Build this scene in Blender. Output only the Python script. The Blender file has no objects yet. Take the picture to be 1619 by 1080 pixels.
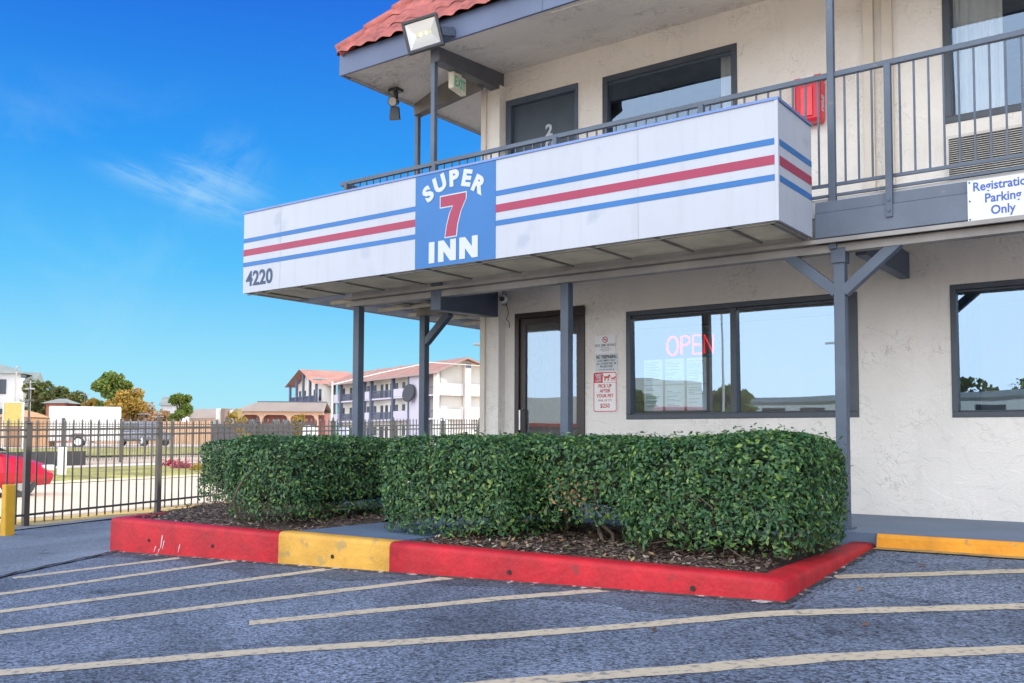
import bpy, bmesh, math, random
import numpy as np
from mathutils import Vector, Matrix
random.seed(7); rng = np.random.default_rng(7)
R = math.radians
sc = bpy.context.scene
col = sc.collection

# ------------------------------------------------------------------ camera, sky, sun, exposure
cam_d = bpy.data.cameras.new('camera'); cam = bpy.data.objects.new('camera', cam_d); col.objects.link(cam)
cam_d.sensor_width = 36.0; cam_d.lens = 36.0 * 1486.26 / 1619.0
cam_d.shift_y = 74.0 / 1619.0; cam_d.clip_start = 0.05; cam_d.clip_end = 4000
cam.matrix_world = Matrix.Rotation(R(36.2085), 4, 'Z') @ Matrix.Rotation(R(93.0386), 4, 'X') @ Matrix.Rotation(R(0.20), 4, 'Z')
sc.camera = cam
SUN_AZ, SUN_EL = 44.0, 37.5            # compass angle from +Y towards +X, elevation
world = bpy.data.worlds.new('World'); sc.world = world; world.use_nodes = True
nt = world.node_tree; nt.nodes.clear()
def N(t, **k):
    n = nt.nodes.new(t)
    for a, b in k.items(): setattr(n, a, b)
    return n
wo = N('ShaderNodeOutputWorld'); bg = N('ShaderNodeBackground'); bg.inputs['Strength'].default_value = 0.15
sky = N('ShaderNodeTexSky', sky_type='NISHITA'); sky.sun_disc = False
sky.sun_elevation = R(SUN_EL); sky.sun_rotation = R(SUN_AZ)
sky.altitude = 100; sky.air_density = 1.0; sky.dust_density = 1.0; sky.ozone_density = 3.0
tc = N('ShaderNodeTexCoord'); sx = N('ShaderNodeSeparateXYZ'); nt.links.new(tc.outputs['Generated'], sx.inputs[0])
def wmap(src, a, b, c=0., d=1., smooth=True):
    n = N('ShaderNodeMapRange', interpolation_type='SMOOTHSTEP' if smooth else 'LINEAR')
    n.inputs['From Min'].default_value = a; n.inputs['From Max'].default_value = b; n.inputs['To Min'].default_value = c; n.inputs['To Max'].default_value = d
    nt.links.new(src, n.inputs['Value']); return n.outputs[0]
def wmix(f, a, b, mode='MIX'):
    n = N('ShaderNodeMixRGB', blend_type=mode)
    for sock, q in ((0, f), (1, a), (2, b)):
        if isinstance(q, (int, float)): n.inputs[sock].default_value = q
        elif isinstance(q, tuple): n.inputs[sock].default_value = (*q, 1)
        else: nt.links.new(q, n.inputs[sock])
    return n.outputs[0]
def wmul(a, b):
    n = N('ShaderNodeMath', operation='MULTIPLY')
    for i, q in enumerate((a, b)):
        if isinstance(q, (int, float)): n.inputs[i].default_value = q
        else: nt.links.new(q, n.inputs[i])
    return n.outputs[0]
# clear autumn air: pale cyan at the horizon, deep blue overhead, graded by elevation
SKYU = 1 / .4395
grad = N('ShaderNodeValToRGB'); e = grad.color_ramp.elements
for i, (q, c) in enumerate(((0., (.42, .80, .93)), (.07, (.29, .72, .93)), (.17, (.075, .51, .93)), (.28, (.008, .31, .89)), (.42, (.001, .15, .74)), (1., (.01, .13, .52)))):
    el = e[i] if i < 2 else e.new(q)
    el.position = q; el.color = (*c, 1)
nt.links.new(sx.outputs['Z'], grad.inputs[0])
gs = N('ShaderNodeVectorMath', operation='SCALE'); gs.inputs['Scale'].default_value = SKYU; nt.links.new(grad.outputs[0], gs.inputs[0])
base = wmix(.96, sky.outputs[0], gs.outputs[0])
# thin cirrus streaks
mp = N('ShaderNodeMapping'); mp.inputs['Rotation'].default_value = (R(8), R(16), R(-40)); mp.inputs['Scale'].default_value = (2.0, 9.0, 9.0)
nt.links.new(tc.outputs['Generated'], mp.inputs['Vector'])
n1 = N('ShaderNodeTexNoise'); n1.inputs['Scale'].default_value = 0.8; n1.inputs['Detail'].default_value = 7; n1.inputs['Roughness'].default_value = .6; n1.inputs['Distortion'].default_value = .6
nt.links.new(mp.outputs[0], n1.inputs['Vector'])
n2 = N('ShaderNodeTexNoise'); n2.inputs['Scale'].default_value = 1.6; n2.inputs['Detail'].default_value = 3
nt.links.new(tc.outputs['Generated'], n2.inputs['Vector'])
cir = wmul(wmul(wmap(n1.outputs['Fac'], .48, .78), wmul(wmap(n2.outputs['Fac'], .36, .56), wmap(sx.outputs['Z'], .36, .27))), .16)
base = wmix(cir, base, (.55 * SKYU, .82 * SKYU, .98 * SKYU))
# three mare's-tail wisps: each a soft band about its own great circle, broken up by stretched noise
def wdot(v):
    n = N('ShaderNodeVectorMath', operation='DOT_PRODUCT'); n.inputs[1].default_value = v; nt.links.new(tc.outputs['Generated'], n.inputs[0]); return n.outputs['Value']
for k, (tv, nv, L_, w_, st) in enumerate((((.4809, .8315, -.278), (-.35, -.1087, -.9304), .105, .013, .36), ((.5065, .8157, -.2796), (-.3662, -.0901, -.9262), .07, .011, .34), ((.5611, .454, .6921), (.2809, .6821, -.6752), .07, .03, .20))):
    cv = ((-.8039, .5448, .2387), (-.7806, .5715, .2531), (-.7786, .5733, .2552))[k]
    t_, n_, f_ = wdot(tv), wdot(nv), wdot(cv)
    cb = N('ShaderNodeCombineXYZ'); nt.links.new(wmul(t_, 16. if k < 2 else 22.), cb.inputs[0]); nt.links.new(wmul(n_, 85. if k < 2 else 40.), cb.inputs[1]); cb.inputs[2].default_value = k * 3.7
    nz = N('ShaderNodeTexNoise'); nz.inputs['Scale'].default_value = 1.0; nz.inputs['Detail'].default_value = 6; nz.inputs['Roughness'].default_value = .62; nz.inputs['Distortion'].default_value = .5; nt.links.new(cb.outputs[0], nz.inputs['Vector'])
    wob = N('ShaderNodeMath', operation='MULTIPLY_ADD'); nt.links.new(nz.outputs['Fac'], wob.inputs[0]); wob.inputs[1].default_value = .03; nt.links.new(n_, wob.inputs[2])
    ab = N('ShaderNodeMath', operation='ABSOLUTE'); sh = N('ShaderNodeMath', operation='SUBTRACT'); sh.inputs[1].default_value = .015; nt.links.new(wob.outputs[0], sh.inputs[0]); nt.links.new(sh.outputs[0], ab.inputs[0])
    at_ = N('ShaderNodeMath', operation='ABSOLUTE'); nt.links.new(t_, at_.inputs[0])
    band = wmul(wmul(wmap(ab.outputs[0], w_ * 1.6, 0.), wmap(at_.outputs[0], L_, L_ * .25)), wmul(wmap(nz.outputs['Fac'], .28, .72), wmap(f_, .5, .6)))
    base = wmix(wmul(band, st), base, (.62 * SKYU, .88 * SKYU, 1.0 * SKYU))
# fill light: bright cloudy sky added behind the viewpoint, out of view
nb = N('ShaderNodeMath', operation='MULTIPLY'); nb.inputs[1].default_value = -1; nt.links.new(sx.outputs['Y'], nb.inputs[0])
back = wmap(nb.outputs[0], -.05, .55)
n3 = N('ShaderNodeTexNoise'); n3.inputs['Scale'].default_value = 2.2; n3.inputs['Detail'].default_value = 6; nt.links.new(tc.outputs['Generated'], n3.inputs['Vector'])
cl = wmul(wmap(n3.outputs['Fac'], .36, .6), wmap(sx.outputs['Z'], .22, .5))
fill_haze = wmix(cl, (3.15 * SKYU, 3.3 * SKYU, 3.55 * SKYU), (2.4 * SKYU, 2.5 * SKYU, 2.8 * SKYU))
base = wmix(back, base, fill_haze)
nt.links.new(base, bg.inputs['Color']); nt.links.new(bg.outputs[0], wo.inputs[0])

sd = bpy.data.lights.new('sun', 'SUN'); sd.energy = 2.3; sd.angle = R(.5); sd.color = (1.0, .92, .80)
sun = bpy.data.objects.new('sun', sd); col.objects.link(sun)
sdir = Vector((math.sin(R(SUN_AZ)) * math.cos(R(SUN_EL)), math.cos(R(SUN_AZ)) * math.cos(R(SUN_EL)), math.sin(R(SUN_EL))))
sun.rotation_euler = sdir.to_track_quat('Z', 'Y').to_euler(); sun.location = sdir * 60
sc.view_settings.view_transform = 'Standard'; sc.view_settings.look = 'None'; sc.view_settings.exposure = 1.55; sc.view_settings.gamma = 1
sc.view_settings.use_curve_mapping = False
sc.cycles.max_bounces = 8; sc.cycles.transparent_max_bounces = 16
try: sc.cycles.use_denoising = True
except Exception: pass

# ------------------------------------------------------------------ materials
MATS = {}
def newmat(name):
    m = bpy.data.materials.new(name); m.use_nodes = True
    return m, m.node_tree, m.node_tree.nodes['Principled BSDF']
def mat(name, c, rough=.6, metal=0., var=.12, vs=6., bump=0., bs=40., spec=.5, fine=0., fs=120., stain=None):
    """plain painted / stone / fabric material: broad tone variation, optional fine grain, bump, and stain (colour, threshold, scale)"""
    if name in MATS: return MATS[name]
    m, t, p = newmat(name); L = t.links.new
    p.inputs['Roughness'].default_value = rough; p.inputs['Metallic'].default_value = metal
    p.inputs['Specular IOR Level'].default_value = spec
    tcn = t.nodes.new('ShaderNodeTexCoord')
    def noise(scale, detail=4):
        n = t.nodes.new('ShaderNodeTexNoise'); n.inputs['Scale'].default_value = scale; n.inputs['Detail'].default_value = detail
        L(tcn.outputs['Object'], n.inputs['Vector']); return n.outputs['Fac']
    def mixmul(colr, fac, lo, hi):
        mr = t.nodes.new('ShaderNodeMapRange'); mr.inputs['From Min'].default_value = .3; mr.inputs['From Max'].default_value = .7
        mr.inputs['To Min'].default_value = lo; mr.inputs['To Max'].default_value = hi; L(fac, mr.inputs['Value'])
        vm = t.nodes.new('ShaderNodeVectorMath'); vm.operation = 'SCALE'; L(colr, vm.inputs[0]); L(mr.outputs[0], vm.inputs['Scale']); return vm.outputs[0]
    rgb = t.nodes.new('ShaderNodeRGB'); rgb.outputs[0].default_value = (*c, 1); out = rgb.outputs[0]
    if var: out = mixmul(out, noise(vs), 1 - var, 1 + var)
    if fine: out = mixmul(out, noise(fs, 2), 1 - fine, 1 + fine)
    if stain:
        sc_, th, s_ = stain
        r = t.nodes.new('ShaderNodeValToRGB'); r.color_ramp.elements[0].position = th; r.color_ramp.elements[1].position = th + .08
        L(noise(s_, 8), r.inputs[0]); mxn = t.nodes.new('ShaderNodeMixRGB'); L(r.outputs[0], mxn.inputs['Fac']); L(out, mxn.inputs['Color1']); mxn.inputs['Color2'].default_value = (*sc_, 1); out = mxn.outputs[0]
    L(out, p.inputs['Base Color'])
    if bump:
        b = t.nodes.new('ShaderNodeBump'); b.inputs['Strength'].default_value = bump; b.inputs['Distance'].default_value = .02
        L(noise(bs, 6), b.inputs['Height']); L(b.outputs[0], p.inputs['Normal'])
    MATS[name] = m; return m

def mat_stucco(name, c, crack=1.0, lw=.008):
    m, t, p = newmat(name); L = t.links.new; p.inputs['Roughness'].default_value = .9; p.inputs['Specular IOR Level'].default_value = .2
    tcn = t.nodes.new('ShaderNodeTexCoord')
    def noise(scale, detail=4, dist=0.):
        n = t.nodes.new('ShaderNodeTexNoise'); n.inputs['Scale'].default_value = scale; n.inputs['Detail'].default_value = detail; n.inputs['Distortion'].default_value = dist
        L(tcn.outputs['Object'], n.inputs['Vector']); return n.outputs['Fac']
    def ramp(f, pts):
        r = t.nodes.new('ShaderNodeValToRGB'); e = r.color_ramp.elements
        for i, (q, v) in enumerate(pts):
            el = e[i] if i < 2 else e.new(q)
            el.position = q; el.color = (v, v, v, 1)
        L(f, r.inputs[0]); return r.outputs[0]
    line = ramp(noise(3.2, 3, 1.2), [(.0, 0), (.5 - lw, 0), (.5, 1), (.5 + lw, 0)])       # thin trowel lips
    line2 = ramp(noise(7.5, 2, .8), [(.0, 0), (.5 - lw * 1.2, 0), (.5, 1), (.5 + lw * 1.2, 0)])
    msk = ramp(noise(2.3, 2), [(.46, 0), (.62, 1)])
    mk = t.nodes.new('ShaderNodeMath'); mk.operation = 'MAXIMUM'; L(line, mk.inputs[0]); L(line2, mk.inputs[1])
    mk2 = t.nodes.new('ShaderNodeMath'); mk2.operation = 'MULTIPLY'; L(mk.outputs[0], mk2.inputs[0]); L(msk, mk2.inputs[1])
    mk3 = t.nodes.new('ShaderNodeMath'); mk3.operation = 'MULTIPLY'; mk3.inputs[1].default_value = .5 * crack; L(mk2.outputs[0], mk3.inputs[0])
    tone = ramp(noise(1.1, 6), [(.3, .9), (.7, 1.06)])
    vm = t.nodes.new('ShaderNodeVectorMath'); vm.operation = 'SCALE'; vm.inputs[0].default_value = c; L(tone, vm.inputs['Scale'])
    mxn = t.nodes.new('ShaderNodeMixRGB'); L(mk3.outputs[0], mxn.inputs['Fac']); L(vm.outputs[0], mxn.inputs['Color1']); mxn.inputs['Color2'].default_value = (c[0] * .3, c[1] * .27, c[2] * .23, 1)
    L(mxn.outputs[0], p.inputs['Base Color'])
    plate = ramp(noise(5.5, 5, .7), [(.42, 0), (.52, 1)])
    ad = t.nodes.new('ShaderNodeMath'); ad.operation = 'MULTIPLY_ADD'; L(plate, ad.inputs[0]); ad.inputs[1].default_value = .8
    L(noise(60, 3), ad.inputs[2])
    b = t.nodes.new('ShaderNodeBump'); b.inputs['Strength'].default_value = .7; b.inputs['Distance'].default_value = .008
    L(ad.outputs[0], b.inputs['Height']); L(b.outputs[0], p.inputs['Normal'])
    return m

def mat_asphalt(name, dark, light, coverage=.5, patch=.25, blue=1.06, green=1.0):
    m, t, p = newmat(name); L = t.links.new; p.inputs['Roughness'].default_value = .88; p.inputs['Specular IOR Level'].default_value = .25
    tcn = t.nodes.new('ShaderNodeTexCoord')
    def noise(scale, detail=3, dist=0):
        n = t.nodes.new('ShaderNodeTexNoise'); n.inputs['Scale'].default_value = scale; n.inputs['Detail'].default_value = detail; n.inputs['Distortion'].default_value = dist
        L(tcn.outputs['Object'], n.inputs['Vector']); return n.outputs['Fac']
    v = t.nodes.new('ShaderNodeTexVoronoi'); v.inputs['Scale'].default_value = 78; L(tcn.outputs['Object'], v.inputs['Vector'])
    sep = t.nodes.new('ShaderNodeSeparateColor'); L(v.outputs['Color'], sep.inputs[0])
    r = t.nodes.new('ShaderNodeValToRGB'); r.color_ramp.elements[0].position = coverage - .3; r.color_ramp.elements[1].position = coverage + .4
    r.color_ramp.elements[0].color = (dark, dark * green, dark * blue, 1); r.color_ramp.elements[1].color = (light, light * green, light * blue, 1)
    n1 = noise(38, 3); ad = t.nodes.new('ShaderNodeMath'); ad.operation = 'MULTIPLY_ADD'; L(sep.outputs[0], ad.inputs[0]); ad.inputs[1].default_value = .62
    sb = t.nodes.new('ShaderNodeMath'); sb.operation = 'MULTIPLY'; L(n1, sb.inputs[0]); sb.inputs[1].default_value = .4; L(sb.outputs[0], ad.inputs[2])
    L(ad.outputs[0], r.inputs[0])
    mr = t.nodes.new('ShaderNodeMapRange'); mr.inputs['From Min'].default_value = .3; mr.inputs['From Max'].default_value = .7; mr.inputs['To Min'].default_value = 1 - patch; mr.inputs['To Max'].default_value = 1 + patch
    L(noise(.9, 7, .4), mr.inputs['Value'])
    vm = t.nodes.new('ShaderNodeVectorMath'); vm.operation = 'SCALE'; L(r.outputs[0], vm.inputs[0]); L(mr.outputs[0], vm.inputs['Scale'])
    sp = t.nodes.new('ShaderNodeValToRGB'); sp.color_ramp.elements[0].position = .64; sp.color_ramp.elements[1].position = .74; L(noise(2.6, 5, .3), sp.inputs[0])
    dk = t.nodes.new('ShaderNodeMixRGB'); dk.blend_type = 'MULTIPLY'; dk.inputs['Color2'].default_value = (.45, .45, .47, 1); L(sp.outputs[0], dk.inputs['Fac']); L(vm.outputs[0], dk.inputs['Color1'])
    L(dk.outputs[0], p.inputs['Base Color'])
    b = t.nodes.new('ShaderNodeBump'); b.inputs['Strength'].default_value = .6; b.inputs['Distance'].default_value = .006
    L(v.outputs['Distance'], b.inputs['Height']); L(b.outputs[0], p.inputs['Normal'])
    return m

def mat_leaf(name, hues, rough=.38, spec=.5, trans=.25):
    """leaf colour picked per leaf"""
    m, t, p = newmat(name); L = t.links.new
    g = t.nodes.new('ShaderNodeNewGeometry'); r = t.nodes.new('ShaderNodeValToRGB'); e = r.color_ramp.elements
    for i, h in enumerate(hues):
        q = i / (len(hues) - 1)
        el = e[0] if i == 0 else (e[len(e) - 1] if i == len(hues) - 1 else e.new(q))
        el.position = q; el.color = (*h, 1)
    L(g.outputs['Random Per Island'], r.inputs[0]); L(r.outputs[0], p.inputs['Base Color'])
    p.inputs['Roughness'].default_value = rough; p.inputs['Specular IOR Level'].default_value = spec
    tr = t.nodes.new('ShaderNodeBsdfTranslucent'); L(r.outputs[0], tr.inputs['Color'])
    ms = t.nodes.new('ShaderNodeMixShader'); ms.inputs['Fac'].default_value = trans
    L(p.outputs[0], ms.inputs[1]); L(tr.outputs[0], ms.inputs[2]); L(ms.outputs[0], t.nodes['Material Output'].inputs['Surface'])
    return m

def mat_glass(name, refl, tint=(.75, .8, .82), gl=(.93, .97, 1.0), wav=.02):
    m, t, p = newmat(name); t.nodes.remove(p); L = t.links.new
    tr = t.nodes.new('ShaderNodeBsdfTransparent'); tr.inputs['Color'].default_value = (*tint, 1)
    g = t.nodes.new('ShaderNodeBsdfGlossy'); g.inputs['Roughness'].default_value = .0; g.inputs['Color'].default_value = (*gl, 1)
    f = t.nodes.new('ShaderNodeFresnel'); f.inputs['IOR'].default_value = 1.5
    ad = t.nodes.new('ShaderNodeMath'); ad.operation = 'ADD'; ad.use_clamp = True; ad.inputs[1].default_value = refl; L(f.outputs[0], ad.inputs[0])
    tcn = t.nodes.new('ShaderNodeTexCoord'); n = t.nodes.new('ShaderNodeTexNoise'); n.inputs['Scale'].default_value = 1.3; n.inputs['Detail'].default_value = 1; L(tcn.outputs['Object'], n.inputs['Vector'])
    b = t.nodes.new('ShaderNodeBump'); b.inputs['Strength'].default_value = wav; b.inputs['Distance'].default_value = .05; L(n.outputs['Fac'], b.inputs['Height']); L(b.outputs[0], g.inputs['Normal'])
    ms = t.nodes.new('ShaderNodeMixShader'); L(ad.outputs[0], ms.inputs['Fac']); L(tr.outputs[0], ms.inputs[1]); L(g.outputs[0], ms.inputs[2])
    L(ms.outputs[0], t.nodes['Material Output'].inputs['Surface']); return m

def mat_emit(name, c, s):
    m, t, p = newmat(name); p.inputs['Base Color'].default_value = (*c, 1); p.inputs['Emission Color'].default_value = (*c, 1); p.inputs['Emission Strength'].default_value = s
    return m

STUCCO = mat_stucco('stucco', (.77, .73, .675), .8)
SOFFIT = mat_stucco('soffit_stucco', (.72, .665, .60), .9, .024)
SLATE = mat('slate_paint', (.07, .095, .135), .5, var=.16, vs=3, bump=.08, bs=30, fine=.06, stain=((.15, .135, .12), .68, 11))
SLATE2 = mat('slate_fascia_paint', (.10, .125, .17), .55, var=.15, vs=2.5, bump=.08, bs=14, fine=.06, stain=((.17, .17, .17), .66, 9))
DECKMETAL = mat('deck_soffit_paint', (.52, .53, .54), .55, var=.2, vs=2)
SIGNWHITE = mat('sign_white', (.405, .435, .50), .45, var=.04, vs=1.2, stain=((.33, .37, .45), .64, 2.2))
def add_streaks(m, amount, sxy=5., sz=.45, lo=.5, hi=.72):
    t = m.node_tree; L = t.links.new; p = t.nodes['Principled BSDF']; src = p.inputs['Base Color'].links[0].from_socket
    tcn = t.nodes.new('ShaderNodeTexCoord'); mpn = t.nodes.new('ShaderNodeMapping'); mpn.inputs['Scale'].default_value = (sxy, sxy, sz); L(tcn.outputs['Object'], mpn.inputs['Vector'])
    n = t.nodes.new('ShaderNodeTexNoise'); n.inputs['Scale'].default_value = 2.; n.inputs['Detail'].default_value = 8; n.inputs['Roughness'].default_value = .65; L(mpn.outputs[0], n.inputs['Vector'])
    mr = t.nodes.new('ShaderNodeMapRange'); mr.inputs['From Min'].default_value = lo; mr.inputs['From Max'].default_value = hi; mr.inputs['To Max'].default_value = amount; L(n.outputs['Fac'], mr.inputs['Value'])
    mxn = t.nodes.new('ShaderNodeMixRGB'); mxn.inputs['Color2'].default_value = (.20, .18, .15, 1); L(mr.outputs[0], mxn.inputs['Fac']); L(src, mxn.inputs['Color1']); L(mxn.outputs[0], p.inputs['Base Color'])
add_streaks(SIGNWHITE, .12); add_streaks(STUCCO, .11, 3., .35, .52, .78)
SIGNBLUE = mat('sign_blue', (.0075, .125, .37), .45, var=.06, vs=2)
SIGNRED = mat('sign_red', (.29, .015, .065), .45, var=.06, vs=2)
LETTER = mat('letter_white', (.48, .52, .58), .5, var=.02)
NAVY = mat('navy_letter', (.02, .05, .115), .5, var=.05)
REDPAINT = mat('kerb_red_paint', (.44, .004, .012), .62, var=.22, vs=5, bump=.35, bs=22, fine=.12, fs=60, stain=((.25, .02, .02), .63, 9.))
YELPAINT = mat('kerb_yellow_paint', (.62, .33, .045), .65, var=.15, vs=4, bump=.4, bs=22, fine=.08, stain=((.42, .27, .08), .58, 9.))
ORAPAINT = mat('kerb_orange_paint', (.74, .30, .018), .65, var=.15, vs=4, bump=.4, bs=22, stain=((.25, .2, .12), .64, 9.))
LINEPAINT = None
ASPH = mat_asphalt('asphalt', .040, .245, .50, .36, 1.55, 1.2)
ASPH_OLD = mat_asphalt('old_asphalt', .115, .235, .45, .25, 1.38, 1.16)
WALKPAINT = mat('walk_paint', (.105, .15, .22), .6, var=.14, vs=1.6, bump=.12, bs=30, fine=.05)
CONC = mat('concrete', (.52, .47, .41), .85, var=.12, vs=.5, fine=.08, fs=20)
ROADC = mat('road_concrete', (.56, .465, .355), .85, var=.08, vs=.35, fine=.05, fs=14)
GRASS = mat('grass_ground', (.24, .225, .06), .9, var=.45, vs=1.1, fine=.4, fs=22)
DRYGRASS = mat('dry_grass_ground', (.42, .30, .095), .9, var=.35, vs=1.5, fine=.4, fs=30)
DIRT = mat('dirt', (.36, .29, .21), .9, var=.25, vs=.4, fine=.2, fs=9)
MULCH = mat('mulch_soil', (.075, .054, .044), .95, var=.4, vs=8, bump=.8, bs=40, fine=.4, fs=60)
IRON = mat('black_iron', (.075, .068, .06), .38, var=.2, vs=4)
TILE = mat('roof_tile', (.37, .105, .085), .7, var=.25, vs=3.5, bump=.2, bs=25, fine=.12, fs=14, stain=((.20, .06, .05), .64, 5.))
DARKDOOR = mat('door_slate', (.055, .075, .10), .5, var=.08)
BRONZE = mat('bronze_frame', (.045, .035, .035), .4, metal=.3, var=.1)
WINFRAME = mat('window_frame_paint', (.05, .062, .08), .45, var=.1)
GLASS_L = mat_glass('lobby_glass', .25, (.85, .9, .92), gl=(.55, .77, 1.0))
GLASS_U = mat_glass('upper_glass', .12, (.85, .88, .9), gl=(.55, .74, .98), wav=.03)
GLASS_D = mat_glass('door_glass', .20, gl=(.60, .80, 1.0))
CURTAIN = mat('curtain_cloth', (.78, .77, .72), .9, var=.08, vs=3)
DARKROOM = mat('room_paint', (.20, .20, .20), .9)
GREYPL = mat('grey_plastic', (.30, .32, .33), .5)
WHITEPL = mat('white_plastic', (.75, .75, .73), .5, var=.04)
PAPER = mat('paper', (.72, .75, .74), .8, var=.03)
BLACKPL = mat('black_plastic', (.03, .033, .037), .4)
CHROME = mat('steel', (.55, .55, .55), .3, metal=.9)
SIGNR = mat('sign_print_red', (.55, .02, .03), .5, var=.04)
SIGNK = mat('sign_print_black', (.05, .05, .06), .5)
GRATE = mat('expanded_metal', (.76, .67, .50), .7, metal=.0, var=.2, vs=3)
TRIM = mat('cream_trim', (.62, .56, .48), .7, var=.08, vs=3)
BARK = mat('bark', (.13, .10, .075), .9, var=.3, vs=6, bump=.6, bs=20)

# ------------------------------------------------------------------ mesh helpers
ORG = {}
class MB:
    def __init__(s): s.v = []; s.f = []; s.m = []
    def add(s, vs, fs, mi=0):
        o = len(s.v); s.v += [tuple(q) for q in vs]; s.f += [tuple(o + i for i in f) for f in fs]; s.m += [mi] * len(fs); return s
    def box(s, x0, x1, y0, y1, z0, z1, mi=0):
        if x0 > x1: x0, x1 = x1, x0
        if y0 > y1: y0, y1 = y1, y0
        if z0 > z1: z0, z1 = z1, z0
        return s.add([(x0, y0, z0), (x1, y0, z0), (x1, y1, z0), (x0, y1, z0), (x0, y0, z1), (x1, y0, z1), (x1, y1, z1), (x0, y1, z1)],
              [(0, 3, 2, 1), (4, 5, 6, 7), (0, 1, 5, 4), (1, 2, 6, 5), (2, 3, 7, 6), (3, 0, 4, 7)], mi)
    def bar(s, p0, p1, w, h=None, up=(0, 0, 1), mi=0):
        """rectangular bar between two points; w across, h along up"""
        h = w if h is None else h
        p0, p1 = Vector(p0), Vector(p1); d = (p1 - p0).normalized(); up = Vector(up)
        if abs(d.dot(up)) > .98: up = Vector((0, 1, 0))
        a = d.cross(up).normalized(); b = a.cross(d).normalized(); vs = []
        for p in (p0, p1):
            for i, j in ((-1, -1), (1, -1), (1, 1), (-1, 1)): vs.append(p + a * (i * w / 2) + b * (j * h / 2))
        return s.add(vs, [(3, 2, 1, 0), (4, 5, 6, 7), (0, 1, 5, 4), (1, 2, 6, 5), (2, 3, 7, 6), (3, 0, 4, 7)], mi)
    def tube(s, pts, r, n=8, mi=0, r1=None):
        pts = [Vector(p) for p in pts]; k = len(pts); rings = []
        for i, p in enumerate(pts):
            d = (pts[min(i + 1, k - 1)] - pts[max(i - 1, 0)]).normalized()
            up = Vector((0, 0, 1)) if abs(d.z) < .95 else Vector((1, 0, 0))
            a = d.cross(up).normalized(); b = a.cross(d)
            rr = r if r1 is None else r + (r1 - r) * i / (k - 1)
            rings.append([p + (a * math.cos(q * 2 * math.pi / n) + b * math.sin(q * 2 * math.pi / n)) * rr for q in range(n)])
        vs = [q for rg in rings for q in rg]; fs = []
        for i in range(k - 1):
            for q in range(n): fs.append((i * n + q, i * n + (q + 1) % n, (i + 1) * n + (q + 1) % n, (i + 1) * n + q))
        fs.append(tuple(reversed(range(n)))); fs.append(tuple((k - 1) * n + q for q in range(n)))
        return s.add(vs, fs, mi)
    def prism(s, poly, y0, y1, axis='y', mi=0):
        """extrude a 2-D polygon: axis y -> poly in (x,z); axis x -> (y,z); axis z -> (x,y)"""
        def P(a, b, t): return (a, t, b) if axis == 'y' else ((t, a, b) if axis == 'x' else (a, b, t))
        n = len(poly); vs = [P(a, b, y0) for a, b in poly] + [P(a, b, y1) for a, b in poly]
        fs = [tuple(range(n)), tuple(reversed(range(n, 2 * n)))] + [(i, n + i, n + (i + 1) % n, (i + 1) % n) for i in range(n)]
        return s.add(vs, fs, mi)
    def quad(s, a, b, c, d, mi=0): return s.add([a, b, c, d], [(0, 1, 2, 3)], mi)
    def xf(s, M):
        s.v = [tuple(M @ Vector(q)) for q in s.v]; return s
    def build(s, name, mats, parent=None, bevel=0., smooth=False, fix=True):
        me = bpy.data.meshes.new(name)
        org = ORG.get(parent.name, Vector((0, 0, 0))) if parent else Vector((0, 0, 0))
        me.from_pydata([(q[0] - org.x, q[1] - org.y, q[2] - org.z) for q in s.v], [], s.f)
        for q in (mats if isinstance(mats, (list, tuple)) else [mats]): me.materials.append(q)
        me.polygons.foreach_set('material_index', s.m)
        if smooth: me.polygons.foreach_set('use_smooth', [True] * len(me.polygons))
        if fix and len(s.f) < 60000:
            b = bmesh.new(); b.from_mesh(me); bmesh.ops.recalc_face_normals(b, faces=b.faces); b.to_mesh(me); b.free()
        me.update()
        o = bpy.data.objects.new(name, me); col.objects.link(o)
        if parent: o.parent = parent
        ORG[o.name] = org.copy()
        if bevel:
            md = o.modifiers.new('edge', 'BEVEL'); md.width = bevel; md.segments = 2; md.limit_method = 'ANGLE'
        return o
def tag(o, label, cat, group=None):
    o['label'] = label; o['category'] = cat
    if group: o['group'] = group
    return o
def thing(name, label, cat, loc, group=None):
    o = bpy.data.objects.new(name, None); col.objects.link(o); o.location = loc; o.empty_display_size = .3
    ORG[o.name] = Vector(loc); return tag(o, label, cat, group)
def struct(name, mb, m, **k):
    o = mb.build(name, m, **k); o['kind'] = 'structure'; return o
def stuff(name, mb, m, **k):
    o = mb.build(name, m, **k); o['kind'] = 'stuff'; return o
def copy_tree(root, loc, rz=None, label=None):
    r = root.copy(); col.objects.link(r); r.location = loc
    if rz is not None: r.rotation_euler = (0, 0, rz)
    if label: r['label'] = label
    for ch in list(root.children):
        c = ch.copy(); col.objects.link(c); c.parent = r
        for g in ch.children:
            d = g.copy(); col.objects.link(d); d.parent = c
    return r
def text_mb(mb, s, size, M, extrude=.002, offset=0., align='CENTER', mi=0, sx=1., space=1.):
    """lettering laid in the local XY plane of M (X right, Y up)"""
    cu = bpy.data.curves.new('lettering', 'FONT'); cu.body = s; cu.size = size; cu.extrude = extrude; cu.offset = offset; cu.align_x = align; cu.space_character = space; cu.resolution_u = 3
    ob = bpy.data.objects.new('lettering', cu); me = bpy.data.meshes.new_from_object(ob)
    S = Matrix.Diagonal((sx, 1, 1, 1)); vs = [tuple(M @ (S @ v.co)) for v in me.vertices]
    mb.add(vs, [tuple(p.vertices) for p in me.polygons], mi)
    bpy.data.objects.remove(ob); bpy.data.curves.remove(cu); bpy.data.meshes.remove(me); return mb
def face_south(x, y, z):            # lettering on a wall that faces -Y
    return Matrix.Translation((x, y, z)) @ Matrix.Rotation(R(90), 4, 'X')

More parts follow.
